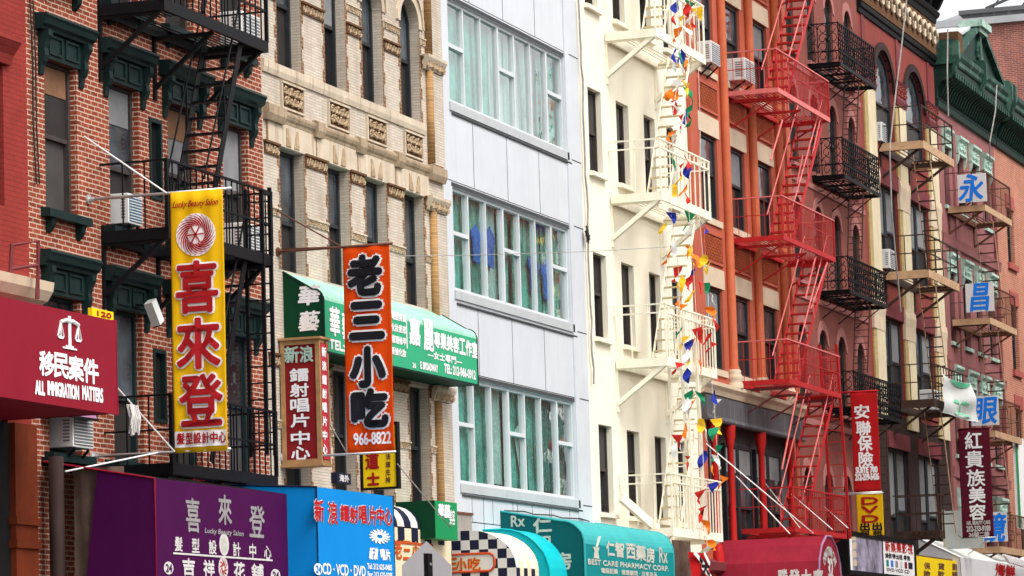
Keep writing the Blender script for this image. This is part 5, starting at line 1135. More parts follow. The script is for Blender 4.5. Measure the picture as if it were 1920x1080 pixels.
# purple salon awning
Yf = -1.6; xl, xr = 42.72, 47.2
T = awning('shop_awning', 'purple canvas salon awning with silver and white characters', [(0, 5.06), (Yf, 4.76), (Yf, 2.7)], xl, xr, 'purple', 'black', 'purple', 0, 'burg')
for o in list(T.children):
    if o.name.startswith('end_cloth'):
        xe = xl if abs(o.data.vertices[0].co.x + o.matrix_parent_inverse.translation.x + T.location.x - xl) < .01 else None
        if xe:
            bpy.data.objects.remove(o)
e = MB(); e.face([(xl, Yf, 2.7), (xl, -.5, 2.7), (xl, -.78, 4.82), (xl, -.8, 4.91), (xl, Yf, 4.76)]); e.build('end_cloth', M['purple'], T, False, False)
e = MB(); grid_face(e, Vector((xl + .12, 0, 0)), -Y_, Z_, .38, 1.1, 2.7, 4.95, 14, 8, lambda u, t: .03 * math.sin(u * 17 + t)); e.build('torn_lining', M['dun'], T, True, False)
MB().box(xl - .02, xr, -.02, 0, 5.0, 5.12).build('flashing', M['black'], T)
pp = MB(); pp.tube([(42.62, -.25, 2), (42.62, -.25, 5.1)], .1, 10); pp.build('post', M['bark'], T, True)
front(T, Yf, [('喜', 361, 966, 26, 62, .008, -.05), ('來', 421, 956, 24, 54, .010), ('登', 481, 978, 28, 58, .008, .1)], 'faded_ink')
front(T, Yf, [('Lucky Beauty Salon', 420, 999, 72, 12, .003, .3)], 'faded_ink', .006, 'script')
front(T, Yf, [('髮', 334, 1020, 14, 26, .005), ('型', 366, 1023, 14, 26, .005), ('設', 398, 1026, 14, 26, .005), ('計', 443, 1030, 14, 26, .005), ('中', 473, 1033, 12, 26, .005), ('心', 501, 1036, 13, 24, .005), ('吉', 353, 1063, 22, 30, .010), ('祥', 391, 1066, 20, 30, .009), ('花', 448, 1070, 20, 30, .010), ('舖', 482, 1073, 22, 30, .008)], 'dull_white', .006, 'white_lettering')
O = Vector((0, Yf, 0))
p, q = at(324, 1036, Yf), at(510, 1052, Yf); MB().box(p.x, q.x, Yf - .01, Yf - .004, (p.z + q.z) / 2 - .012, (p.z + q.z) / 2 + .012).build('rule', M['dull_white'], T)
for px, py, mm in ((419.5, 1021, 'silver_ink'), (418, 1065, 'ink_red')):
    c = bx(px, py, 18, 42, Yf); d = disc(T, 'medallion', 'dull_white', O, X_, Z_, c[0], c[1], c[2] / 2, c[3] / 2, .006)
    mb = MB(); swirl(mb, O, X_, Z_, c[0], c[1], c[2] * .44, c[3] * .44, .011, None, 10, .25, .6, .3); mb.build('medallion_pattern', M[mm], d, fix=False)
for px, py, s in ((315.5, 1065, '24'), (516, 1079, '24')):
    c = bx(px, py, 18, 24, Yf); d = disc(T, 'number_disc', 'dull_white', O, X_, Z_, c[0], c[1], c[2] / 2, c[3] / 2, .006); front(d, Yf, [(s, px, py, 11, 14, .004)], 'purple', .012, 'number')
# blue record shop awning
Yb = -2.05; xl, xr = 47.17, at(737, 937, Yb).x
T = awning('shop_awning', 'blue canvas awning of the record shop with red and white lettering', [(0, 4.98), (Yb, 4.84), (Yb, 2.6)], xl, xr, 'blue', 'blue', 'blue', 0, 'navy')
front(T, Yb, [(s, x, y, w, h, .016) for s, x, y, w, h in (('新', 597, 957, 17, 40), ('浪', 623, 962, 17, 42), ('鐳', 645, 962, 16, 30), ('射', 662, 965, 14, 30), ('唱', 679, 965, 14, 32), ('片', 697, 967, 13, 34), ('中', 712, 967, 13, 32), ('心', 727, 969, 13, 30))], 'white', .006, 'outline')
front(T, Yb, [(s, x, y, w, h, .009) for s, x, y, w, h in (('新', 597, 957, 17, 40), ('浪', 623, 962, 17, 42), ('鐳', 645, 962, 16, 30), ('射', 662, 965, 14, 30), ('唱', 679, 965, 14, 32), ('片', 697, 967, 13, 34), ('中', 712, 967, 13, 32), ('心', 727, 969, 13, 30))], 'flag_red', .012)
O = Vector((0, Yb, 0)); c = bx(711, 1006, 40, 28, Yb); mb = MB()
for rr in (.38, .78): swirl(mb, O, X_, Z_, c[0], c[1], c[2] * .5, c[3] * .5, .008 + rr * .002, None, 15, rr - .12, .12, .34 if rr > .5 else .3)
mb.build('wheel_emblem', M['white'], T, fix=False)
front(T, Yb, [('新浪', 700, 1038, 16, 22, .008, .3), ('唱片', 722, 1040, 18, 20, .008, -.3), ('CD · VCD · DVD', 645, 1069, 80, 20, .006), ('Tel: 212 625-0485', 711, 1063, 46, 10, .004), ('Fax: 212 625-0285', 712, 1078, 46, 10, .004)], 'white', .006, 'white_lettering')
c = bx(596, 1067, 16, 22, Yb); d = disc(T, 'number_disc', 'white', O, X_, Z_, c[0], c[1], c[2] / 2, c[3] / 2, .006); front(d, Yb, [('24', 596, 1067, 10, 13, .004)], 'blue', .012, 'number')
# green beauty studio awning, upper floor
Yg = -.66; xg = 51.1; za = at(613, 562, Yg).z; xr = at(893, 612, Yg).x; zf = (at(893, 722, Yg).z + at(613, 660, Yg).z) / 2
pr = arc_prof(za + .16, -Yg, za, .17, zf, 6, 8.42)
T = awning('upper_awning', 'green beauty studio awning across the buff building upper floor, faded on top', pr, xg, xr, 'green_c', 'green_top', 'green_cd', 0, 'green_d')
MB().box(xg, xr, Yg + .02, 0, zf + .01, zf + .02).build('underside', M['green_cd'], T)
side(T, xg, [('華', 580, 553, 38, 36, .012, .15), ('藝', 580, 602, 36, 36, .010, .15)], 'white', .006, None, 'end_lettering')
front(T, Yg, [('華', 627, 603, 18, 52, .014), ('藝', 650, 612, 18, 50, .012), ('嘉', 777, 622, 20, 48, .016), ('麗', 803, 629, 18, 56, .014)] + [(s, 819 + 11.8 * i, 637 + 3.2 * i, 10.5, 28, .012) for i, s in enumerate('專業美容工作室')], 'white')
front(T, Yg, [('—女士專門—', 834, 671, 64, 14, .005), ('TEL: 212-966', 660, 654, 84, 17, .010), ('26', 776, 685, 6, 9, .004), ('E. BROADWAY', 804, 688, 32, 13, .008), ('TEL: 212-966-0912', 862, 697, 58, 16, .009)] + [(s, 747, 594 + 22 * i, 27, 14, .005) for i, s in enumerate(('電髮剪髮', '化妝面部', '護理修甲', '新娘化妝'))] + [('|', 762, 628, 1.5, 50, .002)], 'white', .006, 'small_lettering')
# yellow temple sign
XY = at(676, 912, 0).x; a, b = atX(677, 850, XY), atX(744, 912, XY)
T = thing('yellow_sign', 'yellow sign with dark frame under the orange banner, red and brown characters', 'sign', (XY, (a.y + b.y) / 2, b.z))
ya, yb = a.y - .03, b.y; z0 = (b.z + atX(680, 915, XY).z) / 2; z1 = z0 + 1.0
MB().box(XY, XY + .1, yb, ya, z0, z1).build('sign_face', M['yellow_sign'], T)
f = MB(); e = .035; f.box(XY - .02, XY + .11, yb - e, yb - .001, z0 - e, z1 + e); f.box(XY - .02, XY + .11, ya + .001, ya + e, z0 - e, z1 + e); f.box(XY - .02, XY + .11, yb, ya, z0 - e, z0 - .001); f.box(XY - .02, XY + .11, yb, ya, z1 + .001, z1 + e); f.build('frame', M['black'], T)
side(T, XY, [('道', 698, 864, 24, 30, .010), ('士', 700, 898, 22, 22, .012)], 'ink_red'); side(T, XY, [(s, 728, 856 + 14.5 * i, 9, 11, .003) for i, s in enumerate('法道主持')], 'rust_iron', .006, None, 'small_lettering')
T = thing('window_sign', 'small blue lettered sign box on the buff ledge behind the banners', 'sign', at(645, 898, -.1)); c = bx(645, 897, 26, 20, -.1); MB().box(c[0] - c[2] / 2, c[0] + c[2] / 2, -.1, 0, c[1] - c[3] / 2, c[1] + c[3] / 2).build('sign_face', M['navy'], T); front(T, -.1, [('海外', 645, 897, 18, 13, .005)], 'board_w')
# checked barrel awning 1 and 2
def checks(T, name, fn, nu, nv, m0, m1, stripes=False):
    for k, mm in ((0, m0), (1, m1)):
        b = MB()
        for i in range(nu):
            for j in range(nv):
                if ((i if stripes else i + j) % 2) == k:
                    q = [fn(i / nu, j / nv), fn((i + 1) / nu, j / nv), fn((i + 1) / nu, (j + 1) / nv), fn(i / nu, (j + 1) / nv)]
                    if all(q): b.face(q)
        b.build(name, M[mm], T, False, False)
a = at(800, 957, 0); X2 = a.x; yk = atX(845, 1000, X2).y; x0 = 51.55; R1 = -yk
T = thing('checked_awning', 'black and cream checked barrel awning directly right of the blue awning', 'awning', ((x0 + X2) / 2, yk / 2, 3))
zt = a.z
checks(T, 'barrel_cloth', lambda s, t: (x0 + (X2 - x0) * s, -R1 * math.sin(t * math.pi / 2), zt - R1 * .9 * (1 - math.cos(t * math.pi / 2))), 18, 6, 'check_w', 'navy', True)
zc = zt - R1 * .9
checks(T, 'check_band', lambda s, t: (x0 + (X2 - x0) * s, yk, zc - .02 - .22 * t), 18, 1, 'navy', 'check_y')
MB().box(x0, X2, yk, yk + .02, zc - 1.6, zc - .24).build('front_cloth', M['check_y'], T)
p0, p1 = at(738, 1004, yk), at(800, 1056, yk); MB().box(x0 + .5, X2 - .9, yk - .012, yk - .002, zc - .28, zc - .24).build('red_border', M['orange_ink'], T)
front(T, yk, [(s, 745 + 17 * i, 1030 + 2 * i, 14, 34, .014) for i, s in enumerate('老三小吃')], 'gold', .010, 'outline')
front(T, yk, [(s, 745 + 17 * i, 1030 + 2 * i, 14, 34, .006) for i, s in enumerate('老三小吃')], 'orange_ink', .016)
a = at(812, 998, 0); XC = a.x; yo = atX(968, 1064, XC).y; zt = a.z; zo = atX(968, 1064, XC).z; D2 = -yo; fl = .62
T = thing('checked_awning', 'checked canopy end with orange outlined snack sign behind the bare sign back', 'awning', (XC, yo / 2, 2.5))
N = 9; cell = D2 / N
pr = [(0, zt)] + [(-fl - (D2 - fl) * math.sin(i * math.pi / 16), zt - (zt - zo) * (1 - math.cos(i * math.pi / 16))) for i in range(0, 9)]
def top_at(y):
    u = min(1, max(0, (-y - fl) / (D2 - fl))); return zt - (zt - zo) * (1 - math.sqrt(max(0, 1 - u * u)))
for k, mm in ((0, 'check_w'), (1, 'navy')):
    b = MB()
    for i2 in range(N * 5):
        i = i2 // 5; ya, yb = -cell * i2 / 5, -cell * (i2 + 1) / 5; ta, tb = top_at(ya), top_at(yb)
        for j in range(9):
            if (i + j) % 2 != k: continue
            za, zb = zt - cell * j, zt - cell * (j + 1)
            if zb >= max(ta, tb): continue
            b.face([(XC, ya, zb), (XC, yb, zb), (XC, yb, max(zb, min(za, tb))), (XC, ya, max(zb, min(za, ta)))])
    b.build('end_cloth', M[mm], T, False, False)
XE = at(1010, 1066, yo).x; b = MB()
checks(T, 'barrel_cloth', lambda s, t: (XC + (XE - XC) * s, pr[int(round(t * 9))][0], pr[int(round(t * 9))][1]), 6, 9, 'check_w', 'check_y', True)
checks(T, 'check_band', lambda s, t: (XC + (XE - XC) * s, yo, zo - .28 * t), 6, 1, 'navy', 'check_y')
MB().box(XC + .02, XE, yo, yo + .02, zo - 1.5, zo - .28).build('front_cloth', M['check_y'], T)
c = bxX(868, 1056, 120, 33, XC)
b = MB(); w, h = c[2] / 2, c[3] / 2; r = h * .8; O = Vector((XC, 0, 0)); outl = []
for sx, sz, a0 in ((1, 1, 0), (-1, 1, 1), (-1, -1, 2), (1, -1, 3)):
    for i in range(5): t = (a0 + i / 4) * math.pi / 2; outl.append((XC - .016, -(c[0] + sx * (w - r) + r * math.cos(t)), c[1] + sz * (h - r) + r * math.sin(t)))
sb = MB().face(outl).build('sign_ground', M['check_w'], T, False, False); b.tube(outl + outl[:1], .022, 5); b.build('sign_border', M['orange_ink'], sb)
side(sb, XC, [('老', 828, 1056, 20, 22, .014), ('三', 850, 1057, 16, 20, .016), ('小', 866, 1059, 18, 24, .016), ('吃', 890, 1058, 22, 24, .014)], 'gold', .020, None, 'outline')
side(sb, XC, [('老', 828, 1056, 20, 22, .006), ('三', 850, 1057, 16, 20, .007), ('小', 866, 1059, 18, 24, .007), ('吃', 890, 1058, 22, 24, .006)], 'orange_ink', .026)
# turquoise barrel
a = at(905, 994, 0); XT = a.x; yo = atX(1032, 1082, XT).y; zo = atX(1032, 1082, XT).z
pr = [(0, a.z)] + [(yo * (.28 + .72 * math.sin(i * math.pi / 16)), a.z - (a.z - zo) * (1 - math.cos(i * math.pi / 16))) for i in range(9)] + [(yo, zo - 1)]
awning('barrel_awning', 'turquoise rounded awning between the checked canopy and the pharmacy awning', pr, XT, XT + 1.1, 'turq', 'turq', 'turq', 0, 'turq')
# small green box sign and grey board
XG = at(742, 946, 0).x; a, b = atX(742, 946, XG), atX(815, 938, XG); yg = b.y
T = thing('box_sign', 'small green box sign with white writing above the checked awning', 'sign', (XG, yg / 2, 4.6)); x1 = at(857, 960, yg).x; z1 = b.z; z0 = z1 - .62
MB().box(XG, x1, yg, 0, z0, z1).build('sign_box', M['green_sign'], T); MB().box(XG - .01, XG - .001, yg, 0, z0, z1).build('end_panel', M['green_cd'], T)
front(T, yg, [('華藝', 832, 958, 22, 24, .01, .2), ('美容', 847, 970, 10, 28, .004)], 'white')
yb_ = -.4; c = bx(871, 981, 28, 32, yb_); T = thing('board_sign', 'bare grey board behind the small green box sign', 'sign', (c[0], yb_, c[1])); f = MB(); f.box(c[0] - c[2] / 2, c[0] + c[2] / 2, yb_, yb_ + .05, c[1] - c[3] / 2, c[1] + c[3] / 2); f.build('board', M['grey_board'], T); MB().box(c[0] - c[2] / 2 - .04, c[0] + c[2] / 2 + .04, yb_ - .02, yb_ + .06, c[1] + c[3] / 2 + .001, c[1] + c[3] / 2 + .04).build('edge', M['rust_iron'], T)
# teal pharmacy awning
XP = 61.0; yo = atX(1095, 1000, XP).y; zt = atX(1060, 976, XP).z; xr = at(1262, 1025, yo).x
pr = arc_prof(zt, -yo, 0, .42, 2.6, 8, 5.16)
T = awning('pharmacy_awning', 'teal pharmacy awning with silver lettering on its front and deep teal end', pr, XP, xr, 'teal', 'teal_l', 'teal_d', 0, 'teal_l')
b = MB(); b.tube([(XP + .1 + .55 * i, -.05, 5.17 + .015 * (i % 3)) for i in range(10)], .012, 5); b.build('lacing', M['black'], T)
side(T, XP, [('Rx', 971, 977, 25, 20, .006), ('仁', 1017, 985, 33, 27, .012), ('智', 1017, 1018, 30, 29, .009), ('藥', 1027, 1053, 26, 27, .006), ('房', 1055, 1052, 32, 31, .010), ('PHARMACY', 1030, 1076, 62, 11, .006)], 'silver_ink', .006, None, 'end_lettering')
front(T, yo, [(s, x, y, w, 27, .012) for s, x, y, w in (('仁', 1144, 1029, 15), ('智', 1161, 1031, 16), ('西', 1182, 1034, 17), ('藥', 1201, 1037, 18), ('房', 1219, 1041, 15))] + [('Rx', 1243, 1041, 15, 28, .007), ('BEST CARE PHARMACY CORP.', 1180, 1060, 150, 9.5, .006), ('電腦配藥 · 健康顧問 · 日常用品', 1180, 1074, 104, 9.5, .004)], 'silver_ink')
mb = MB(); c = bx(1117, 1026, 14, 30, yo); o = Vector((c[0], yo - .01, c[1])); mb.prism([(o.x - .16, o.z - .2), (o.x + .16, o.z - .2), (o.x + .1, o.z - .08), (o.x + .2, o.z), (o.x - .2, o.z), (o.x - .1, o.z - .08)], yo - .012, yo - .004, 'y'); mb.bar(o, o + Vector((.22, 0, .2)), .05, .01); mb.build('mortar_emblem', M['silver_ink'], T)
# crimson entrance canopy
XK = 76.05; z_ap = atX(1345, 1013, XK).z; L_ = -atX(1553, 999, XK).y; R2 = 1.0
T = thing('entrance_canopy', 'crimson half barrel entrance canopy with number 32 on its front end', 'canopy', (XK, -L_ / 2, 3))
ang = [math.pi * i / 7 for i in range(8)]; prc = [(XK - R2 * math.cos(a), z_ap - R2 + R2 * math.sin(a)) for a in ang]; prc = [(XK - R2, 2.5)] + prc + [(XK + R2, 2.5)]
b = MB()
for p, q in zip(prc, prc[1:]): b.face([(p[0], 0, p[1]), (q[0], 0, q[1]), (q[0], -L_, q[1]), (p[0], -L_, p[1])])
b.build('barrel_cloth', M['crimson'], T, False, False)
MB().face([(p[0], -L_, p[1]) for p in prc]).build('front_cloth', M['crimson'], T, False, False); MB().face([(p[0], -.01, p[1]) for p in prc]).build('rear_cloth', M['crimson'], T, False, False)
r = MB(); r.tube([(p[0], -L_ - .004, p[1]) for p in prc], .025, 6); r.build('piping', M['mauve'], T)
O = Vector((XK, -L_, z_ap - R2)); lettering(T, [('32', .05, .28, .42, .42, .03), ('CHINATOWN CAFE', 0, .66, 1.25, .2, .008, 0, .66)], O, X_, Z_, M['dull_white'])
side(T, XK - R2, [(s, 1468 + 22 * i, 1083, 18, 30, .01) for i, s in enumerate('勝發大廈')], 'dull_white', .006, None, 'side_lettering')
for i, (p, q) in enumerate((((1324, 832), (1525, 1000)), ((1380, 893), (1481, 1001)), ((1484, 927), (1561, 993)), ((1430, 900), (1500, 990)), ((1545, 950), (1590, 990)))):
    pe = atX(*q, XK - .1); pole(T, at(*p, -.02 if i != 2 else -.9), pe, .014 if i < 2 else .01, 'white' if i != 3 else 'rope_w', 'stay_rod')
# red insurance banner and DVD banner
T, wv, (u0, u1, z0, z1) = hung_banner('hanging_banner', 'red insurance banner with white characters beside the lowest black balcony', 85.0, (1589, 735), (1641, 733), (1607, 925), (1655, 921), 'flag_red', .008, 1.0)
pole(T, (85.0, -.2, z1), (85.0, -u1 - .03, z1), .02, 'flag_red'); pole(T, (85.0, -.2, z0), (85.0, -u1 - .03, z0), .018)
side(T, 85.0, [('安', 1616, 772, 27, 25, .012), ('聯', 1619, 803, 27, 26, .010), ('保', 1622, 831, 26, 28, .011), ('險', 1624, 861, 26, 28, .009), ('SUITE 700', 1625, 881, 40, 11, .010), ('212-219-5426', 1626, 894, 44, 12, .010)], 'white', .012, wv)
T, wv, (u0, u1, z0, z1) = hung_banner('hanging_banner', 'yellow DVD banner with red letters below the red insurance banner', 84.9, (1605, 927), (1656, 924), (1609, 1006), (1657, 1003), 'yellow', .006, 1.0)
pole(T, (84.9, -.2, z1), (84.9, -u1 - .02, z1), .016)
side(T, 84.9, [('D', 1631, 939, 30, 13, .012), ('V', 1631, 956, 31, 13, .012), ('D', 1632, 973, 30, 13, .012)], 'ink_red', .012, wv); side(T, 84.9, [('出', 1622, 988, 17, 14, .010), ('出', 1645, 987, 17, 14, .010), ('租', 1623, 1001, 17, 10, .006), ('租', 1646, 1000, 17, 10, .006)], 'ink_blk', .012, wv, 'black_lettering')
# black light box with posters
YL = -1.0; a, b = at(1590, 1003, YL), at(1713, 1021, YL); z1 = (a.z + b.z) / 2; z0 = z1 - .82; x0, x1 = a.x, b.x
T = thing('poster_box', 'black framed sign box with a grey violet film poster and a white price panel', 'sign', ((x0 + x1) / 2, YL, z0))
MB().box(x0 - .15, x1 + .12, YL + .03, -.1, z0 - .1, z1 + .1).build('case', M['black'], T)
f = MB(); f.box(x0 - .15, x1 + .12, YL - .03, YL + .029, z1, z1 + .1); f.box(x0 - .15, x1 + .12, YL - .03, YL + .029, z0 - .1, z0); f.box(x0 - .15, x0, YL - .03, YL + .029, z0, z1); f.box(x1, x1 + .12, YL - .03, YL + .029, z0, z1); f.build('frame', M['black'], T)
xm = at(1655, 1040, YL).x
def poster_mat():
    mt = mat('film_poster', (.30, .27, .36), .35, .75, 2.6); return mt
PM = poster_mat(); MB().box(x0, xm - .05, YL, YL + .028, z0, z1).build('film_poster', PM, T); MB().box(xm - .05, xm, YL - .02, YL + .028, z0, z1).build('divider', M['black'], T)
MB().box(x0 + .12, x0 + .35, YL - .004, YL - .001, z0, z1).build('film_edge', M['white'], T); mb = MB()
for i in range(4): zz = z0 + .1 + i * .2; mb.prism([(x0 + .38, zz), (x0 + .75, zz + .01), (x0 + .8, zz + .1), (x0 + .7, zz + .17), (x0 + .42, zz + .16)], YL - .005, YL - .001, 'y')
mb.build('film_frame', M['tan'], T)
MB().box(xm, x1, YL, YL + .028, z0, z1).build('price_panel', M['white'], T)
front(T, YL, [(s, 1664 + 10.5 * i, 1024 + 1.2 * i, 9, 20, .008) for i, s in enumerate('新娛樂影視')], 'flag_red'); front(T, YL, [('錄影帶出租 零售', 1683, 1044, 46, 9, .004), ('DVD VCD CD', 1684, 1070, 42, 6, .003)], 'ink_blk', .006, 'small_lettering')
cl = [M['teal'], M['ink_blue'], M['grey_board'], M['board_w'], M['sign_red'], M['navy']]
for i in range(6): c = bx(1664 + 8.6 * i, 1056 + i, 4.5 + (i == 5) * 3, 12, YL); MB().box(c[0] - c[2] / 2, c[0] + c[2] / 2, YL - .005, YL - .001, c[1] - c[3] / 2, c[1] + c[3] / 2).build('price_picture', cl[i], T)
YL = -1.0; a, b = at(1716, 1050, YL), at(1805, 1054, YL); z1 = b.z; x0, x1 = a.x, b.x
T = thing('yellow_sign', 'yellow loan and translation sign with brown characters at the bottom edge', 'sign', ((x0 + x1) / 2, YL, z1 - .9)); MB().box(x0, x1, YL, YL + .1, z1 - .85, z1).build('sign_face', M['yellow_sign'], T); MB().box(x0 - .03, x1 + .03, YL + .1, YL + .14, z1 - .88, z1 + .05).build('backing', M['rust_iron'], T)
front(T, YL, [(s, 1738 + 26.5 * i, 1061 + 1.2 * i, 12, 12, .006) for i, s in enumerate('保貸翻')] + [(s, 1738 + 26.5 * i, 1076 + .8 * i, 12, 12, .006) for i, s in enumerate('險款譯')], 'rust_iron')
# maroon beauty banner
XM = 95.6
T, wv, (u0, u1, z0, z1) = hung_banner('hanging_banner', 'dark maroon beauty banner with white characters hung off the brown fire escape', XM, (1794, 805), (1854, 802), (1807, 1011), (1865, 1006), 'maroon_cloth', .006, 1.0)
pole(T, (XM, -1.15, z1), (XM, -u1 - .04, z1), .02, 'maroon_cloth'); pole(T, (XM, -1.15, z0), (XM, -u1 - .04, z0), .018); pole(T, (XM, -u0, z0), at(1772, 985, -.1), .012, 'rope', 'stay_rod'); pole(T, (XM, -u1 + .1, z0), at(1808, 1045, -.6), .012, 'rope', 'stay_rod')
side(T, XM, [('紅', 1825, 826, 31, 31, .010), ('貴', 1827, 861, 33, 31, .009), ('族', 1830, 896, 33, 31, .009), ('美', 1832, 928, 30, 29, .013), ('容', 1833, 960, 30, 29, .013)], 'white', .01, wv)
side(T, XM, [('H.K. BEAUTY CARE', 1835, 980, 44, 7, .004), ('212-233-9188', 1835, 991, 44, 10, .008), ('36號二樓', 1836, 1002, 38, 9, .006)], 'dull_white', .01, wv, 'small_lettering')
# white flag with green palm
YW = -1.36; tl, tr, br, bl = at(1765, 699, YW), at(1824, 718, YW), at(1831, 792, YW), at(1767, 774, YW)
T = thing('flag', 'white flag with a green palm and green edge, tied on the brown fire escape railing', 'flag', bl)
def flagp(s, t, lift=0):
    p = (tl * (1 - s) + tr * s) * t + (bl * (1 - s) + br * s) * (1 - t); p = p.copy(); p.y += -.05 * math.sin(s * 7 + t * 3) - .03 * math.sin(t * 9 - s * 4) - lift; p.z -= .1 * math.sin(s * math.pi) * t; return tuple(p)
b = MB(); n = 16
for i in range(n):
    for j in range(n): b.face([flagp(i / n, j / n), flagp((i + 1) / n, j / n), flagp((i + 1) / n, (j + 1) / n), flagp(i / n, (j + 1) / n)])
b.build('cloth', M['cloth_w'], T, True, False)
g = MB()
for i in range(8, 28): s0, s1 = i / 30, (i + 1) / 30; k = .12 * math.sin((i - 8) / 20 * math.pi); k1 = .12 * math.sin((i - 7) / 20 * math.pi); g.face([flagp(s0, .97 - k, .02), flagp(s1, .97 - k1, .02), flagp(s1, .985, .02), flagp(s0, .985, .02)])
for a in range(9):
    t = math.pi * (.05 + a * .115); q0, q1 = (.55, .40), (.55 + .22 * math.cos(t), .40 + .12 * math.sin(t)); g.face([flagp(q0[0], q0[1], .02), flagp(q1[0], q1[1] - .03, .02), flagp(q1[0], q1[1] + .01, .02)])
g.face([flagp(.53, .12, .02), flagp(.57, .12, .02), flagp(.56, .4, .02), flagp(.54, .4, .02)]); g.face([flagp(.3, .08, .02), flagp(.85, .08, .02), flagp(.8, .13, .02), flagp(.4, .13, .02)]); g.build('palm_print', M['green_ink'], T, fix=False)
pole(T, tl, at(1760, 690, -1.2), .01, 'rope', 'tie_cord'); pole(T, bl, at(1760, 770, -1.2), .01, 'rope', 'tie_cord')
# blue lettered boards on the rust fire escape ends
XBd = 100.6
for i, (s, x0, x1, y0, y1, g_, lb) in enumerate((('永', 1797, 1848, 324, 381, (1822, 352, 44, 50), 'topmost grey board with a blue character on the rust fire escape'), ('昌', 1812, 1862, 529, 586, (1838, 557, 32, 50), 'second grey board with a blue character down the rust fire escape'), ('眼', 1822, 1871, 741, 799, (1849, 770, 42, 48), 'third grey board with a blue character, right of the white flag'), ('鏡', 1838, 1887, 959, 1017, (1864, 989, 42, 52), 'lowest grey board with a blue character, behind the maroon banner'))):
    a, b = atX(x0, y1, XBd), atX(x1, y0, XBd)
    T = thing('lettered_board', lb, 'sign', (XBd, (a.y + b.y) / 2, a.z), 'blue lettered boards on the rust fire escape'); MB().box(XBd, XBd + .04, b.y, a.y, a.z, b.z).build('board', M['board_w'], T)
    b2 = MB(); ym = (a.y + b.y) / 2; b2.box(XBd - .003, XBd - .0005, ym - .006, ym + .006, a.z, b.z); b2.build('board_joint', M['grey_board'], T)
    side(T, XBd, [(s, *g_, .02, .12)], 'ink_blue')
XV = 96.3; a, b = atX(1773, 1030, XV), atX(1842, 955, XV); T = thing('board_sign', 'large blank white board with yellow left edge behind the maroon banner', 'sign', (XV, (a.y + b.y) / 2, a.z)); MB().box(XV, XV + .05, b.y, a.y, a.z, b.z).build('board', M['cloth_w'], T); MB().box(XV - .02, XV + .06, a.y, a.y + .05, a.z, b.z + .05).build('edge', M['yellowpil'], T)
# white awning and pale bunting at the bottom right
Ya = -1.1; a, b = at(1800, 1046, Ya), at(1935, 1062, Ya); zz = (a.z + b.z) / 2
T = awning('white_awning', 'white grey shop awning at the bottom right under the maroon banner', [(0, zz + .55), (Ya, zz), (Ya - .02, zz - .75)], a.x, 116, 'board_w', 'cloth_w', 'board_w', 0)
front(T, Ya - .02, [('海鮮', 1885, 1070, 36, 22, .02, .3)], 'flag_red')
b = MB()
for i in range(16):
    p = at(1882 + i * 4, 1040 + i * 1.2, -1.3); b.bar(p, p + Vector((.25, -.1, -.22)), .1, .03)
tag(b.build('awning_fringe', M['white']), 'row of white rag strips hanging above the white awning', 'bunting')
Yq = -1.0; c = bx(1912, 905, 16, 170, Yq); T = thing('vertical_sign', 'green and white upright sign cut by the right edge', 'sign', (c[0], Yq, c[1])); MB().box(c[0] - .4, c[0] + .9, Yq, Yq + .08, c[1] - c[3] / 2, c[1] + c[3] / 2).build('sign_face', M['white'], T); MB().box(c[0] - .41, c[0] - .1, Yq - .01, Yq - .001, c[1] - c[3] / 2, c[1] + c[3] / 2).build('green_stripe', M['green_sign'], T)
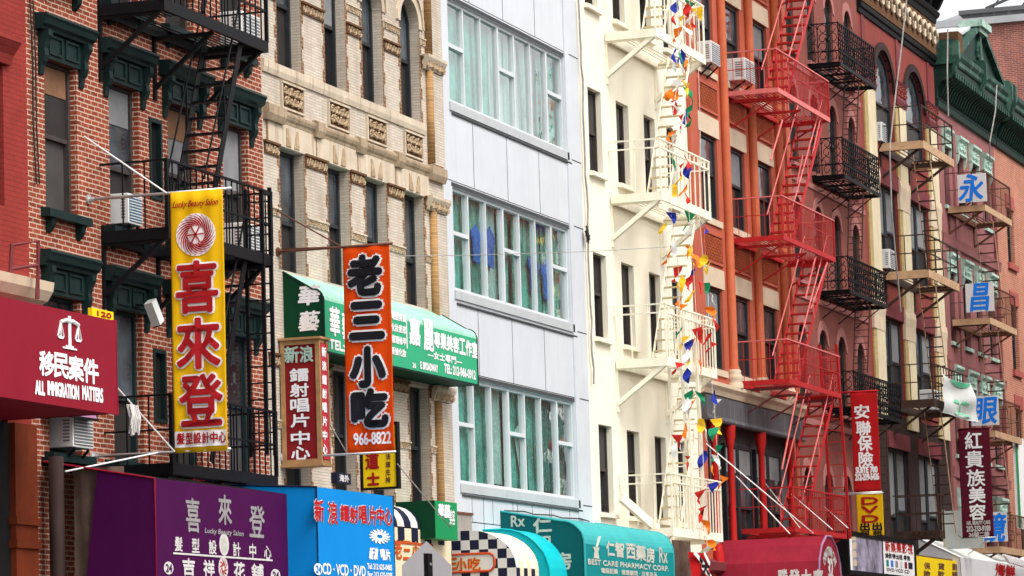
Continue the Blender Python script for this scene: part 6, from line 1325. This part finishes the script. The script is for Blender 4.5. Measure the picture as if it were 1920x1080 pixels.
# torn banner and dun cloth under the cream fire escape
Yt = -1.0; a, b = at(1291, 1034, Yt), at(1331, 1085, Yt); T = thing('torn_banner', 'red, white and black torn banner hanging below the lowest cream platform', 'banner', (a.x, Yt, b.z))
mb = MB(); grid_face(mb, Vector((0, Yt, 0)), X_, Z_, a.x, b.x, b.z, a.z, 14, 8, lambda u, t: .04 * math.sin(u * 9 + t * 4)); mb.build('cloth', M['flag_red'], T, True, False)
mb = MB(); w_ = b.x - a.x; h_ = a.z - b.z
for s0, t0, s1, t1 in ((.1, .98, .5, .6), (.35, .75, .75, .3), (.6, .98, .85, .55), (.45, .45, .9, .02)): 
    q = lambda s, t: Vector((a.x + w_ * s, Yt - .07, b.z + h_ * t)); mb.bar(q(s0, t0), q(s1, t1), .1, .01, (0, 1, 0))
mb.build('white_streaks', M['white'], T); front(T, Yt, [('大', 1316, 1066, 15, 26, .02)], 'ink_blk', .08)
a, b = at(1262, 1012, -.5), at(1296, 1085, -.5); mb = MB(); grid_face(mb, Vector((0, -.5, 0)), X_, Z_, a.x, b.x, 3.5, a.z, 30, 6, lambda u, t: .05 * math.sin(u * 22 + t)); tag(mb.build('straw_blind', M['dun'], None, True, False), 'brown straw blind hanging right of the pharmacy awning', 'blind')
# bare sign back on its post at the kerb
Ys = -3.6; c = at(800, 1015, Ys); a, b = at(754, 1060, Ys), at(846, 1060, Ys)
T = thing('street_sign', 'bare grey back of a pointed road sign on a post, in front of the awnings', 'road sign', (c.x, Ys, 0))
p = MB(); p.prism([(a.x, a.z), (c.x - .04, c.z - .01), (c.x, c.z), (c.x + .04, c.z - .01), (b.x, b.z), (b.x, b.z - .9), (a.x, a.z - .9)], Ys, Ys + .004, 'y'); o = p.build('sign_plate', M['sign_back'], T)
p = MB(); xw = (b.x - a.x) * .045; p.box(c.x - xw, c.x + xw, Ys - .045, Ys - .002, 0, c.z - .17); p.box(c.x - xw * 1.6, c.x - xw, Ys - .012, Ys - .002, 0, c.z - .17); p.box(c.x + xw, c.x + xw * 1.6, Ys - .012, Ys - .002, 0, c.z - .17); p.build('post', M['black'], T)
p = MB()
for z in (c.z - .32, c.z - .8): p.tube([(c.x, Ys - .06, z), (c.x, Ys - .045, z)], .02, 8)
p.build('bolt', M['steel'], T)
for o in list(bpy.data.objects):
    if o.type == 'MESH' and not o.data.polygons and not o.children: bpy.data.objects.remove(o)
